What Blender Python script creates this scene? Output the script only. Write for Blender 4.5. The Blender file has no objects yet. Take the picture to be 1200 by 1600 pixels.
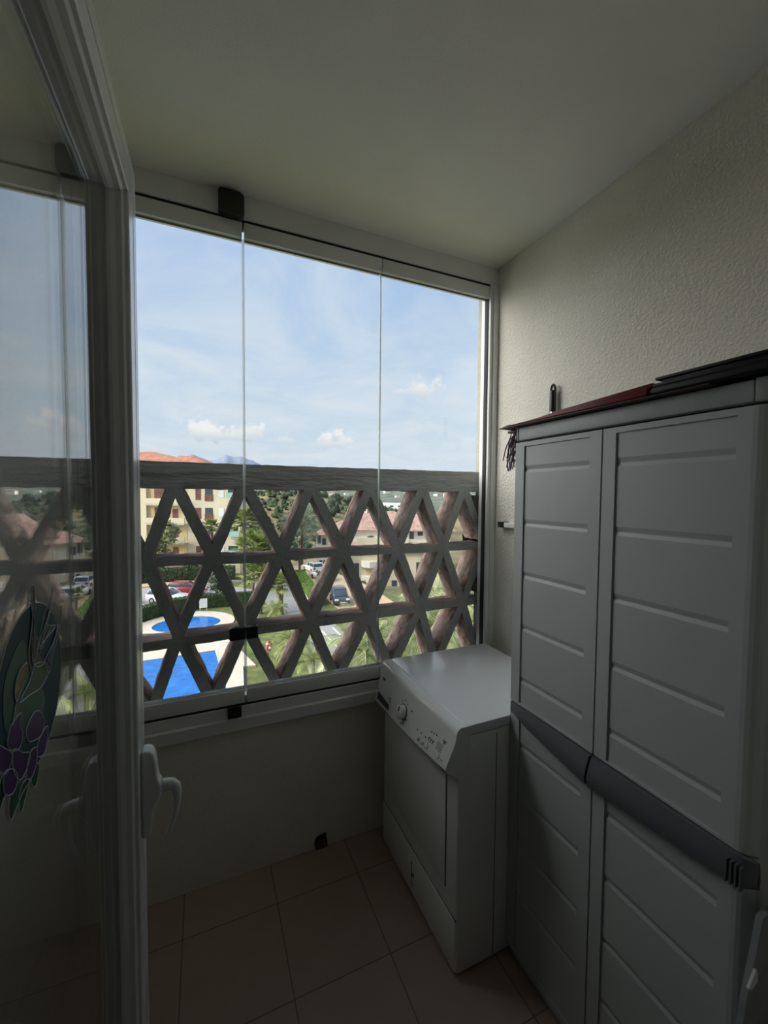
import bpy, bmesh, math, random
from mathutils import Vector, Matrix, noise

random.seed(7)
SC = bpy.context.scene
COL = SC.collection
R = math.radians

# ------------------------------------------------------------------ camera
cam_d = bpy.data.cameras.new('camera')
cam = bpy.data.objects.new('camera', cam_d)
COL.objects.link(cam)
SC.camera = cam
cam_d.sensor_fit = 'HORIZONTAL'
cam_d.sensor_width = 36.0
cam_d.lens = 641.42 / 1200 * 36.0
cam_d.clip_start = 0.02
cam_d.clip_end = 9000
YAW, PITCH, ROLL, EYE = R(23.7003), R(2.427), R(0.457), 1.5967
fw = Vector((math.sin(YAW) * math.cos(PITCH), math.cos(YAW) * math.cos(PITCH), -math.sin(PITCH)))
rt = Vector((math.cos(YAW), -math.sin(YAW), 0))
up = rt.cross(fw)
rt, up = rt * math.cos(ROLL) + up * math.sin(ROLL), up * math.cos(ROLL) - rt * math.sin(ROLL)
cam.matrix_world = Matrix(((rt.x, up.x, -fw.x, 0), (rt.y, up.y, -fw.y, 0), (rt.z, up.z, -fw.z, EYE), (0, 0, 0, 1)))

# ------------------------------------------------------------------ colour management
SC.view_settings.view_transform = 'Standard'
SC.view_settings.look = 'None'
SC.view_settings.gamma = 1.0
SC.view_settings.use_curve_mapping = False
SC.view_settings.exposure = 0.0

# ------------------------------------------------------------------ sky
world = bpy.data.worlds.new('sky')
SC.world = world
world.use_nodes = True
wt = world.node_tree
wt.nodes.clear()


def N(tree, kind, **kw):
    n = tree.nodes.new(kind)
    for k, v in kw.items():
        if k.startswith('i_'):
            n.inputs[k[2:].replace('_', ' ')].default_value = v
        else:
            setattr(n, k, v)
    return n


def wmath(op, a, b=None):
    n = wt.nodes.new('ShaderNodeMath')
    n.operation = op
    for i, v in enumerate((a, b)):
        if v is None:
            continue
        if isinstance(v, (int, float)):
            n.inputs[i].default_value = v
        else:
            wt.links.new(v, n.inputs[i])
    return n.outputs[0]


SKY_STRENGTH = 1.0
FILL_GAIN = 7.7
tc = N(wt, 'ShaderNodeTexCoord')
sep = N(wt, 'ShaderNodeSeparateXYZ')
wt.links.new(tc.outputs['Generated'], sep.inputs[0])
ramp = N(wt, 'ShaderNodeValToRGB')
wt.links.new(sep.outputs['Z'], ramp.inputs[0])
cr = ramp.color_ramp
cr.elements[0].position = 0.0
cr.elements[0].color = (0.70, 0.80, 0.88, 1)
cr.elements[1].position = 1.0
cr.elements[1].color = (0.26, 0.42, 0.78, 1)
for pos, c in ((0.09, (0.66, 0.79, 0.90)), (0.25, (0.56, 0.72, 0.91)), (0.50, (0.42, 0.60, 0.89))):
    e = cr.elements.new(pos)
    e.color = (*c, 1)
# high thin cloud veils: noise on the cloud layer plane
mp = N(wt, 'ShaderNodeVectorMath', operation='DIVIDE')
zc = wmath('MAXIMUM', wmath('ADD', sep.outputs['Z'], 0.12), 0.05)
comb = N(wt, 'ShaderNodeCombineXYZ')
for s in 'XYZ':
    wt.links.new(zc, comb.inputs[s])
wt.links.new(tc.outputs['Generated'], mp.inputs[0])
wt.links.new(comb.outputs[0], mp.inputs[1])
ci = N(wt, 'ShaderNodeTexNoise')
ci.inputs['Scale'].default_value = 1.5
ci.inputs['Detail'].default_value = 9
ci.inputs['Roughness'].default_value = 0.62
ci.inputs['Distortion'].default_value = 0.5
wt.links.new(mp.outputs[0], ci.inputs['Vector'])
mr = N(wt, 'ShaderNodeMapRange')
mr.inputs['From Min'].default_value = 0.37
mr.inputs['From Max'].default_value = 0.70
wt.links.new(ci.outputs[0], mr.inputs['Value'])
veil = wmath('MULTIPLY', mr.outputs[0], 0.72)
mix1 = N(wt, 'ShaderNodeMixRGB')
wt.links.new(veil, mix1.inputs[0])
wt.links.new(ramp.outputs[0], mix1.inputs[1])
mix1.inputs[2].default_value = (0.84, 0.89, 0.94, 1)
last = mix1.outputs[0]
# small heaped clouds low over the hills
cn = N(wt, 'ShaderNodeTexNoise')
cn.inputs['Scale'].default_value = 26
cn.inputs['Detail'].default_value = 8
cn.inputs['Roughness'].default_value = 0.6
wt.links.new(tc.outputs['Generated'], cn.inputs['Vector'])
CUMULI = [((0.005, 0.992, 0.130), 0.062, 0.030, 1.0), ((0.075, 0.988, 0.134), 0.050, 0.030, 1.0),
          ((0.038, 0.990, 0.128), 0.050, 0.024, 1.0), ((0.29, 0.949, 0.122), 0.048, 0.032, 1.0), ((0.475, 0.846, 0.240), 0.046, 0.030, 0.85),
          ((0.42, 0.875, 0.238), 0.024, 0.012, 0.45), ((0.16, 0.978, 0.122), 0.036, 0.012, 0.35)]
for (cx, cy, cz), rx, rz, dens in CUMULI:
    h = math.hypot(cx, cy)
    tx, ty = cy / h, -cx / h
    du = N(wt, 'ShaderNodeVectorMath', operation='DOT_PRODUCT')
    wt.links.new(tc.outputs['Generated'], du.inputs[0])
    du.inputs[1].default_value = (tx, ty, 0)
    df = N(wt, 'ShaderNodeVectorMath', operation='DOT_PRODUCT')
    wt.links.new(tc.outputs['Generated'], df.inputs[0])
    df.inputs[1].default_value = (cx, cy, cz)
    u2 = wmath('POWER', wmath('ABSOLUTE', wmath('DIVIDE', du.outputs['Value'], rx)), 2.0)
    dz = wmath('SUBTRACT', sep.outputs['Z'], cz)
    up_ = wmath('DIVIDE', wmath('MAXIMUM', dz, 0.0), rz)
    dn_ = wmath('DIVIDE', wmath('MINIMUM', dz, 0.0), rz * 0.62)
    v2 = wmath('ADD', wmath('POWER', up_, 2.0), wmath('MULTIPLY', dn_, dn_))
    d = wmath('SQRT', wmath('ADD', u2, v2))
    f = wmath('SUBTRACT', wmath('ADD', 1.0, wmath('MULTIPLY', wmath('SUBTRACT', cn.outputs[0], 0.5), 3.2)), d)
    m = N(wt, 'ShaderNodeMapRange')
    m.interpolation_type = 'SMOOTHSTEP'
    m.inputs['From Min'].default_value = 0.0
    m.inputs['From Max'].default_value = 0.55
    wt.links.new(f, m.inputs['Value'])
    front = wmath('GREATER_THAN', df.outputs['Value'], 0.0)
    a = wmath('MULTIPLY', wmath('MULTIPLY', m.outputs[0], front), dens)
    tone = N(wt, 'ShaderNodeMapRange')
    tone.inputs['From Min'].default_value = -rz * 0.6
    tone.inputs['From Max'].default_value = rz * 0.5
    wt.links.new(dz, tone.inputs['Value'])
    cmix = N(wt, 'ShaderNodeMixRGB')
    wt.links.new(tone.outputs[0], cmix.inputs[0])
    cmix.inputs[1].default_value = (0.62, 0.70, 0.78, 1)
    cmix.inputs[2].default_value = (0.96, 0.97, 0.98, 1)
    mx = N(wt, 'ShaderNodeMixRGB')
    wt.links.new(a, mx.inputs[0])
    wt.links.new(last, mx.inputs[1])
    wt.links.new(cmix.outputs[0], mx.inputs[2])
    last = mx.outputs[0]
# added sky glare, out of view to the left, brightens the balcony interior
FILL_GLARE = (-0.83, 0.20, 0.46)
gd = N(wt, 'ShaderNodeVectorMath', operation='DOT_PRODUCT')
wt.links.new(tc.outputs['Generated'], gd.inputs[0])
gd.inputs[1].default_value = Vector(FILL_GLARE).normalized()
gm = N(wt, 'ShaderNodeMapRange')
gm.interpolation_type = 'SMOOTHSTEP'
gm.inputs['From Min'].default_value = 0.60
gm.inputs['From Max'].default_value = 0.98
gm.inputs['To Max'].default_value = FILL_GAIN
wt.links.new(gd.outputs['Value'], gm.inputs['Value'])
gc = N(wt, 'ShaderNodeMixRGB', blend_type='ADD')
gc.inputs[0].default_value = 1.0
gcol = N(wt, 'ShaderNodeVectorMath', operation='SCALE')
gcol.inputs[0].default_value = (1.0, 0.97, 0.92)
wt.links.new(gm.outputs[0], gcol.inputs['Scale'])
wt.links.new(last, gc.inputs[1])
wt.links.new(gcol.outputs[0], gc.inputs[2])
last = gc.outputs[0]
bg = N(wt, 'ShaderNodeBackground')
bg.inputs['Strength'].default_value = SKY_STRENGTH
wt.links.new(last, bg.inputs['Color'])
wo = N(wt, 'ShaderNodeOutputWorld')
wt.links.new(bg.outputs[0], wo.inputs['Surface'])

# ------------------------------------------------------------------ sun (behind the building, high)
sun_d = bpy.data.lights.new('sun', 'SUN')
sun_d.energy = 1.1
sun_d.angle = R(1.0)
sun_d.color = (1.0, 0.95, 0.86)
sun = bpy.data.objects.new('sun', sun_d)
COL.objects.link(sun)
sun.rotation_euler = Vector((-0.70, -0.28, 0.62)).to_track_quat('Z', 'Y').to_euler()

# daylight portal of the real window opening (guides sampling of the sky, gives off nothing itself)
pd = bpy.data.lights.new('window_portal', 'AREA')
pd.shape = 'RECTANGLE'
pd.size, pd.size_y = 1.80, 1.86
pd.cycles.is_portal = True
po = bpy.data.objects.new('window_portal', pd)
COL.objects.link(po)
po.location = (0.47, 1.775, 1.69)
po.rotation_euler = (R(-90), 0, 0)


# ================================================================== materials
def mat(name, col, rough=0.6, var=0.0, scale=8.0, bump=0.0, bscale=None, metal=0.0, spec=0.5, col2=None, stretch=None,
        coat=0.0, objvar=0.0, rot=0.0):
    m = bpy.data.materials.new(name)
    m.use_nodes = True
    t = m.node_tree
    b = t.nodes['Principled BSDF']
    b.inputs['Roughness'].default_value = rough
    b.inputs['Metallic'].default_value = metal
    b.inputs['Specular IOR Level'].default_value = spec
    b.inputs['Coat Weight'].default_value = coat
    b.inputs['Base Color'].default_value = (*col, 1)
    c = N(t, 'ShaderNodeTexCoord')
    vec = c.outputs['Object']
    if stretch:
        mpn = N(t, 'ShaderNodeMapping')
        mpn.inputs['Scale'].default_value = stretch
        rn = N(t, 'ShaderNodeVectorRotate', rotation_type='Y_AXIS')
        rn.inputs['Angle'].default_value = rot
        t.links.new(vec, rn.inputs['Vector'])
        t.links.new(rn.outputs[0], mpn.inputs[0])
        vec = mpn.outputs[0]
    if var or col2:
        n = N(t, 'ShaderNodeTexNoise')
        n.inputs['Scale'].default_value = scale
        n.inputs['Detail'].default_value = 6
        t.links.new(vec, n.inputs['Vector'])
        mrn = N(t, 'ShaderNodeMapRange')
        mrn.inputs['From Min'].default_value = 0.33
        mrn.inputs['From Max'].default_value = 0.67
        t.links.new(n.outputs[0], mrn.inputs[0])
        mx = N(t, 'ShaderNodeMixRGB')
        t.links.new(mrn.outputs[0], mx.inputs[0])
        lo = tuple(max(0, x * (1 - var)) for x in col)
        hi = col2 if col2 else tuple(min(1, x * (1 + var)) for x in col)
        mx.inputs[1].default_value = (*lo, 1)
        mx.inputs[2].default_value = (*hi, 1)
        out = mx.outputs[0]
        if objvar:
            oi = N(t, 'ShaderNodeObjectInfo')
            hs = N(t, 'ShaderNodeHueSaturation')
            mv = N(t, 'ShaderNodeMapRange')
            mv.inputs['To Min'].default_value = 1 - objvar
            mv.inputs['To Max'].default_value = 1 + objvar
            t.links.new(oi.outputs['Random'], mv.inputs[0])
            t.links.new(mv.outputs[0], hs.inputs['Value'])
            t.links.new(out, hs.inputs['Color'])
            out = hs.outputs[0]
        t.links.new(out, b.inputs['Base Color'])
    if bump:
        n2 = N(t, 'ShaderNodeTexNoise')
        n2.inputs['Scale'].default_value = bscale or scale * 3
        n2.inputs['Detail'].default_value = 5
        t.links.new(vec, n2.inputs['Vector'])
        bp = N(t, 'ShaderNodeBump')
        bp.inputs['Strength'].default_value = bump
        bp.inputs['Distance'].default_value = 0.01
        t.links.new(n2.outputs[0], bp.inputs['Height'])
        t.links.new(bp.outputs[0], b.inputs['Normal'])
    return m


def glass_mat(name, tint=(1, 1, 1), ior=1.5):
    m = bpy.data.materials.new(name)
    m.use_nodes = True
    t = m.node_tree
    t.nodes.clear()
    geo = N(t, 'ShaderNodeNewGeometry')
    mi = N(t, 'ShaderNodeMapRange')
    mi.inputs['To Min'].default_value = ior
    mi.inputs['To Max'].default_value = 1 / ior
    t.links.new(geo.outputs['Backfacing'], mi.inputs[0])
    fr = N(t, 'ShaderNodeFresnel')
    t.links.new(mi.outputs[0], fr.inputs['IOR'])
    tr = N(t, 'ShaderNodeBsdfTransparent')
    tr.inputs[0].default_value = (*tint, 1)
    gl = N(t, 'ShaderNodeBsdfGlossy')
    gl.inputs['Roughness'].default_value = 0.0
    mx = N(t, 'ShaderNodeMixShader')
    t.links.new(fr.outputs[0], mx.inputs[0])
    t.links.new(tr.outputs[0], mx.inputs[1])
    t.links.new(gl.outputs[0], mx.inputs[2])
    o = N(t, 'ShaderNodeOutputMaterial')
    t.links.new(mx.outputs[0], o.inputs['Surface'])
    return m


def leaf_mat(name, c1, c2, objvar=0.2):
    m = mat(name, c1, 0.55, 0.0, 1.7, col2=c2, objvar=objvar)
    t = m.node_tree
    b = t.nodes['Principled BSDF']
    tl = N(t, 'ShaderNodeBsdfTranslucent')
    src = b.inputs['Base Color'].links[0].from_socket
    t.links.new(src, tl.inputs['Color'])
    mx = N(t, 'ShaderNodeMixShader')
    mx.inputs[0].default_value = 0.3
    t.links.new(b.outputs[0], mx.inputs[1])
    t.links.new(tl.outputs[0], mx.inputs[2])
    t.links.new(mx.outputs[0], t.nodes['Material Output'].inputs['Surface'])
    return m


M = {}
M['ceiling'] = mat('ceiling_paint', (0.85, 0.84, 0.78), 0.9, 0.04, 3, 0.12, 160)
M['plaster'] = mat('rough_plaster', (0.75, 0.73, 0.65), 0.92, 0.05, 2.5, 0.7, 105)
M['parapet'] = mat('parapet_plaster', (0.83, 0.79, 0.69), 0.92, 0.06, 2.5, 0.2, 90)
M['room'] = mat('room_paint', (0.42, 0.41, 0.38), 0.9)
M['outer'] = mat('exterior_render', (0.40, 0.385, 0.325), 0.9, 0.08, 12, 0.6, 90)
M['white_alu'] = mat('white_aluminium', (0.78, 0.79, 0.77), 0.42, 0.03, 5)
M['upvc'] = mat('white_upvc', (0.82, 0.83, 0.82), 0.18)
M['black'] = mat('black_plastic', (0.008, 0.008, 0.009), 0.35)
M['gasket'] = mat('black_rubber', (0.012, 0.012, 0.012), 0.7)
M['seal'] = mat('clear_seal_strip', (0.80, 0.82, 0.81), 0.3)
_t = M['seal'].node_tree
_tr = N(_t, 'ShaderNodeBsdfTransparent')
_tr.inputs[0].default_value = (0.93, 0.95, 0.95, 1)
_tl = N(_t, 'ShaderNodeBsdfTranslucent')
_tl.inputs[0].default_value = (0.85, 0.87, 0.87, 1)
_m1 = N(_t, 'ShaderNodeMixShader')
_m1.inputs[0].default_value = 0.5
_m2 = N(_t, 'ShaderNodeMixShader')
_m2.inputs[0].default_value = 0.55
_t.links.new(_t.nodes['Principled BSDF'].outputs[0], _m1.inputs[1])
_t.links.new(_tl.outputs[0], _m1.inputs[2])
_t.links.new(_m1.outputs[0], _m2.inputs[1])
_t.links.new(_tr.outputs[0], _m2.inputs[2])
_t.links.new(_m2.outputs[0], _t.nodes['Material Output'].inputs['Surface'])
M['glass'] = glass_mat('window_glass', (0.985, 0.99, 0.985))
M['door_glass'] = glass_mat('double_glazing', (0.985, 0.99, 0.985), 1.6)
M['edge'] = mat('polished_glass_edge', (0.42, 0.55, 0.50), 0.1)
M['lat_paint'] = mat('grey_lattice_paint', (0.42, 0.43, 0.41), 0.75, 0.08, 14, 0.8, 45)
M['lat_beam'] = mat('grey_beam_paint', (0.42, 0.43, 0.41), 0.75, 0.12, 20, 1.0, 30, stretch=(0.18, 1, 1))
[n_ for n_ in M['lat_beam'].node_tree.nodes if n_.type == 'BUMP'][0].inputs['Distance'].default_value = 0.03
for nm_, rot_, st_ in (('bark', R(90), (1, 1, 0.16)), ('bark_rise', R(23), (1, 1, 0.16)), ('bark_fall', R(-23), (1, 1, 0.16))):
    M[nm_] = mat('concrete_' + nm_, (0.17, 0.105, 0.082), 0.85, 0.45, 26, 1.0, 48, col2=(0.36, 0.26, 0.215), stretch=st_, rot=rot_)
M['dryer'] = mat('white_enamel', (0.87, 0.88, 0.86), 0.30)
M['dryer_top'] = mat('white_worktop_enamel', (0.84, 0.87, 0.90), 0.24, spec=0.65)
M['cons'] = mat('console_plastic', (0.82, 0.83, 0.81), 0.14)
M['mark'] = mat('grey_print_shade', (0.06, 0.065, 0.065), 0.6)  # dark grey for print, seams and the painted shade of the grip
M['cab'] = mat('grey_plastic', (0.43, 0.46, 0.46), 0.5, 0.02, 4, 0.05, 500)
M['cab_dark'] = mat('charcoal_plastic', (0.105, 0.11, 0.12), 0.4)
M['red'] = mat('dark_red_card', (0.17, 0.010, 0.014), 0.45, spec=0.3)
M['blk_card'] = mat('black_card', (0.011, 0.010, 0.011), 0.5, 0.2, 6, spec=0.25)
M['brn_card'] = mat('brown_card', (0.055, 0.035, 0.03), 0.6, 0.3, 20)
M['chrome'] = mat('steel_tube', (0.7, 0.7, 0.7), 0.25, metal=1.0)
M['yarn'] = mat('purple_grey_yarn', (0.13, 0.085, 0.14), 0.95, 0.4, 60, col2=(0.32, 0.27, 0.33))
M['terracotta'] = mat('broken_plaster', (0.13, 0.06, 0.03), 0.95, 0.5, 40, 0.6, 90)


def tile_mat():
    m = bpy.data.materials.new('floor_tiles')
    m.use_nodes = True
    t = m.node_tree
    b = t.nodes['Principled BSDF']
    b.inputs['Roughness'].default_value = 0.5
    c = N(t, 'ShaderNodeTexCoord')
    s = N(t, 'ShaderNodeSeparateXYZ')
    t.links.new(c.outputs['Object'], s.inputs[0])

    def mth(op, a, v):
        n = N(t, 'ShaderNodeMath', operation=op)
        t.links.new(a, n.inputs[0])
        if isinstance(v, float):
            n.inputs[1].default_value = v
        else:
            t.links.new(v, n.inputs[1])
        return n.outputs[0]
    S = 0.3326
    masks = []
    cells = []
    for ax, off in (('X', -0.0851), ('Y', 1.5673)):
        v = mth('DIVIDE', mth('SUBTRACT', s.outputs[ax], off), S)
        w = mth('ADD', v, 0.5)
        fr = N(t, 'ShaderNodeMath', operation='FRACT')
        t.links.new(w, fr.inputs[0])
        d = mth('SUBTRACT', fr.outputs[0], 0.5)
        ab = N(t, 'ShaderNodeMath', operation='ABSOLUTE')
        t.links.new(d, ab.inputs[0])
        masks.append(mth('LESS_THAN', ab.outputs[0], 0.0055))
        fl = N(t, 'ShaderNodeMath', operation='FLOOR')
        t.links.new(v, fl.inputs[0])
        cells.append(fl.outputs[0])
    g = mth('MAXIMUM', masks[0], masks[1])
    cx = N(t, 'ShaderNodeCombineXYZ')
    t.links.new(cells[0], cx.inputs[0])
    t.links.new(cells[1], cx.inputs[1])
    wn = N(t, 'ShaderNodeTexWhiteNoise')
    t.links.new(cx.outputs[0], wn.inputs['Vector'])
    no = N(t, 'ShaderNodeTexNoise')
    no.inputs['Scale'].default_value = 14
    no.inputs['Detail'].default_value = 6
    t.links.new(c.outputs['Object'], no.inputs['Vector'])
    tone = mth('ADD', mth('MULTIPLY', wn.outputs['Value'], 0.35), mth('MULTIPLY', no.outputs[0], 0.65))
    mx = N(t, 'ShaderNodeMixRGB')
    t.links.new(tone, mx.inputs[0])
    mx.inputs[1].default_value = (0.40, 0.32, 0.255, 1)
    mx.inputs[2].default_value = (0.48, 0.39, 0.315, 1)
    mg = N(t, 'ShaderNodeMixRGB')
    t.links.new(g, mg.inputs[0])
    t.links.new(mx.outputs[0], mg.inputs[1])
    mg.inputs[2].default_value = (0.19, 0.155, 0.13, 1)
    t.links.new(mg.outputs[0], b.inputs['Base Color'])
    return m


M['tiles'] = tile_mat()
# outdoors
M['grass'] = mat('lawn_grass', (0.085, 0.115, 0.028), 0.9, 0.35, 1.1, 0.9, 7, col2=(0.165, 0.185, 0.055))
M['scrub'] = mat('dry_scrub', (0.10, 0.10, 0.042), 0.95, 0.35, 0.09, 0.9, 1.2, col2=(0.235, 0.20, 0.10))
M['forest'] = mat('wooded_slopes', (0.07, 0.095, 0.07), 0.95, 0.35, 0.02, 1.0, 0.15, col2=(0.16, 0.18, 0.13))  # distance haze is put into the slopes as a greyer green
M['mount'] = mat('hazy_blue_rock', (0.30, 0.35, 0.45), 0.95, 0.2, 0.006, 0.6, 0.02)  # blue of the distance haze is mixed into the rock colour
M['paving'] = mat('cream_paving', (0.55, 0.49, 0.385), 0.85, 0.08, 1.5, 0.2, 8)
M['asphalt'] = mat('pale_asphalt', (0.30, 0.295, 0.285), 0.9, 0.08, 0.8)
M['line'] = mat('road_paint', (0.75, 0.75, 0.72), 0.8)
M['sand'] = mat('tan_pavement', (0.50, 0.37, 0.23), 0.9, 0.1, 2)
M['water'] = mat('pool_water', (0.012, 0.11, 0.36), 0.12, 0.0, 2.2, 0.7, 2.4, col2=(0.022, 0.19, 0.55), spec=0.25, stretch=(0.6, 1.5, 1))
M['hedge'] = leaf_mat('hedge_leaves', (0.028, 0.055, 0.014), (0.075, 0.11, 0.03), 0.1)
M['hedge_bright'] = leaf_mat('bright_hedge_leaves', (0.12, 0.24, 0.025), (0.24, 0.36, 0.06), 0.1)
M['leaf_dark'] = leaf_mat('dark_leaves', (0.022, 0.048, 0.016), (0.075, 0.11, 0.04))
M['leaf_mid'] = leaf_mat('mid_leaves', (0.055, 0.10, 0.03), (0.16, 0.20, 0.08))
M['leaf_grey'] = leaf_mat('grey_leaves', (0.07, 0.10, 0.06), (0.17, 0.20, 0.13))
M['palm'] = leaf_mat('palm_leaves', (0.075, 0.12, 0.025), (0.40, 0.43, 0.14))
M['palm_pale'] = leaf_mat('pale_palm_leaves', (0.09, 0.14, 0.03), (0.55, 0.58, 0.28))  # wide dark-to-pale range stands in for shadowed and sunlit fronds
M['leaf_pale'] = leaf_mat('pale_leaves', (0.10, 0.14, 0.05), (0.36, 0.37, 0.20))
M['palm_grey'] = leaf_mat('grey_palm_leaves', (0.14, 0.18, 0.10), (0.42, 0.46, 0.33))
M['trunk'] = mat('palm_trunk', (0.16, 0.12, 0.085), 0.95, 0.3, 6, 0.6, 12)
M['cream'] = mat('cream_render', (0.70, 0.625, 0.44), 0.9, 0.04, 0.4)
M['cream_deep'] = mat('ochre_render', (0.66, 0.52, 0.28), 0.9, 0.04, 0.4)
M['offwhite'] = mat('offwhite_render', (0.80, 0.77, 0.66), 0.9, 0.04, 0.4)
M['roof'] = mat('terracotta_roof', (0.36, 0.135, 0.08), 0.9, 0.2, 1.2, 0.4, 3, col2=(0.44, 0.20, 0.13))
M['roof_pale'] = mat('pale_terracotta_roof', (0.37, 0.215, 0.17), 0.9, 0.2, 1.2, 0.4, 3, col2=(0.46, 0.295, 0.245))
M['brick'] = mat('brick_lattice', (0.17, 0.085, 0.062), 0.9, 0.3, 2)
M['win'] = mat('dark_window', (0.06, 0.075, 0.085), 0.08)
M['shutter'] = mat('white_shutter', (0.74, 0.75, 0.74), 0.7)
M['green_glass'] = mat('green_balcony_glass', (0.38, 0.55, 0.48), 0.1)
M['car_red'] = mat('red_car_paint', (0.30, 0.012, 0.02), 0.25, coat=1)
M['car_white'] = mat('white_car_paint', (0.68, 0.71, 0.74), 0.25, coat=1)
M['car_dark'] = mat('dark_car_paint', (0.03, 0.035, 0.045), 0.2, coat=1)
M['car_blue'] = mat('slate_car_paint', (0.045, 0.055, 0.075), 0.2, coat=1)
M['tyre'] = mat('tyre_rubber', (0.015, 0.015, 0.015), 0.85)
M['orange'] = mat('orange_lifebuoy', (0.50, 0.13, 0.09), 0.6)
M['buoy_white'] = mat('white_lifebuoy_band', (0.8, 0.8, 0.78), 0.6)
# sun catcher
M['sc_blue'] = mat('deep_blue_film', (0.010, 0.030, 0.075), 0.5, 0.2, 10, col2=(0.010, 0.075, 0.085), spec=0.2)
M['sc_teal'] = mat('teal_film', (0.008, 0.085, 0.080), 0.35, 0.2, 25, spec=0.2)
M['sc_purple'] = mat('purple_film', (0.045, 0.012, 0.11), 0.35, 0.3, 30, spec=0.2)
M['sc_green'] = mat('green_film', (0.008, 0.06, 0.032), 0.35, 0.3, 30, spec=0.2)
M['sc_dark'] = mat('slate_film', (0.02, 0.028, 0.035), 0.35, spec=0.2)
M['sc_gold'] = mat('ochre_film', (0.13, 0.08, 0.035), 0.35)
M['lead'] = mat('lead_outline', (0.55, 0.58, 0.60), 0.4)


# ================================================================== mesh helpers
class MB:
    def __init__(s):
        s.v, s.f, s.m, s.xf = [], [], [], None

    def _add(s, vs, fs, mi=0):
        o = len(s.v)
        for v in vs:
            v = Vector(v)
            s.v.append(s.xf @ v if s.xf else v)
        for f in fs:
            s.f.append([i + o for i in f])
            s.m.append(mi)

    def box(s, a, b, mi=0):
        (x0, y0, z0), (x1, y1, z1) = a, b
        x0, x1 = min(x0, x1), max(x0, x1)
        y0, y1 = min(y0, y1), max(y0, y1)
        z0, z1 = min(z0, z1), max(z0, z1)
        s._add([(x0, y0, z0), (x1, y0, z0), (x1, y1, z0), (x0, y1, z0), (x0, y0, z1), (x1, y0, z1), (x1, y1, z1), (x0, y1, z1)],
               [(0, 3, 2, 1), (4, 5, 6, 7), (0, 1, 5, 4), (1, 2, 6, 5), (2, 3, 7, 6), (3, 0, 4, 7)], mi)

    def prism(s, poly, axis, a, b, mi=0):
        """poly: 2d points in the other two axes (cyclic order), extruded along axis from a to b"""
        n = len(poly)

        def P(p, t):
            q = [0, 0, 0]
            o = [i for i in range(3) if i != axis]
            q[axis] = t
            q[o[0]], q[o[1]] = p
            return tuple(q)
        vs = [P(p, a) for p in poly] + [P(p, b) for p in poly]
        fs = [tuple(range(n))[::-1], tuple(range(n, 2 * n))]
        fs += [(i, (i + 1) % n, n + (i + 1) % n, n + i) for i in range(n)]
        s._add(vs, fs, mi)

    def tube(s, pts, rad, n=10, mi=0, cap=True, closed=False):
        pts = [Vector(p) for p in pts]
        k = len(pts)
        rs = rad if isinstance(rad, (list, tuple)) else [rad] * k
        vs, fs = [], []
        prev = None
        for i, p in enumerate(pts):
            if closed:
                d = pts[(i + 1) % k] - pts[i - 1]
            else:
                d = pts[min(i + 1, k - 1)] - pts[max(i - 1, 0)]
            d.normalize()
            if prev is None:
                ref = Vector((0, 0, 1)) if abs(d.z) < 0.9 else Vector((1, 0, 0))
                x = d.cross(ref).normalized()
            else:
                x = (prev - d * prev.dot(d)).normalized()
            prev = x
            y = d.cross(x)
            for j in range(n):
                a = 2 * math.pi * j / n
                vs.append(p + (x * math.cos(a) + y * math.sin(a)) * rs[i])
        for i in range(k if closed else k - 1):
            i2 = (i + 1) % k
            for j in range(n):
                j2 = (j + 1) % n
                fs.append((i * n + j, i * n + j2, i2 * n + j2, i2 * n + j))
        if cap and not closed:
            fs.append(tuple(range(n))[::-1])
            fs.append(tuple(range((k - 1) * n, k * n)))
        s._add(vs, fs, mi)

    def cyl(s, c, r, h, axis=2, n=24, mi=0, r2=None):
        r2 = r if r2 is None else r2
        o = [i for i in range(3) if i != axis]
        vs = []
        for t, rr in ((0, r), (h, r2)):
            for j in range(n):
                a = 2 * math.pi * j / n
                q = list(c)
                q[o[0]] += rr * math.cos(a)
                q[o[1]] += rr * math.sin(a)
                q[axis] += t
                vs.append(tuple(q))
        fs = [tuple(range(n))[::-1], tuple(range(n, 2 * n))] + [(j, (j + 1) % n, n + (j + 1) % n, n + j) for j in range(n)]
        s._add(vs, fs, mi)

    def quad(s, a, b, c, d, mi=0):
        s._add([a, b, c, d], [(0, 1, 2, 3)], mi)

    def poly(s, pts, mi=0):
        s._add(pts, [tuple(range(len(pts)))], mi)

    def build(s, name, mats, parent=None, smooth=False, bevel=0.0, seg=2):
        me = bpy.data.meshes.new(name)
        me.from_pydata([tuple(v) for v in s.v], [], s.f)
        if not isinstance(mats, (list, tuple)):
            mats = [mats]
        for m in mats:
            me.materials.append(m)
        for p, mi in zip(me.polygons, s.m):
            p.material_index = mi
        bm = bmesh.new()
        bm.from_mesh(me)
        bmesh.ops.recalc_face_normals(bm, faces=bm.faces)
        if bevel:
            bmesh.ops.remove_doubles(bm, verts=bm.verts, dist=1e-5)
            es = [e for e in bm.edges if len(e.link_faces) == 2 and e.calc_face_angle(0) > R(35)]
            bmesh.ops.bevel(bm, geom=es, offset=bevel, segments=seg, profile=0.5, affect='EDGES', clamp_overlap=True)
        if smooth or bevel:
            for f in bm.faces:
                f.smooth = True
            for e in bm.edges:
                if len(e.link_faces) == 2 and e.calc_face_angle(0) > R(40):
                    e.smooth = False
        bm.to_mesh(me)
        bm.free()
        o = bpy.data.objects.new(name, me)
        COL.objects.link(o)
        if parent:
            o.parent = parent
        return o


def tag(o, label=None, cat=None, group=None, kind=None):
    if label:
        o['label'] = label
    if cat:
        o['category'] = cat
    if group:
        o['group'] = group
    if kind:
        o['kind'] = kind
    return o


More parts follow.
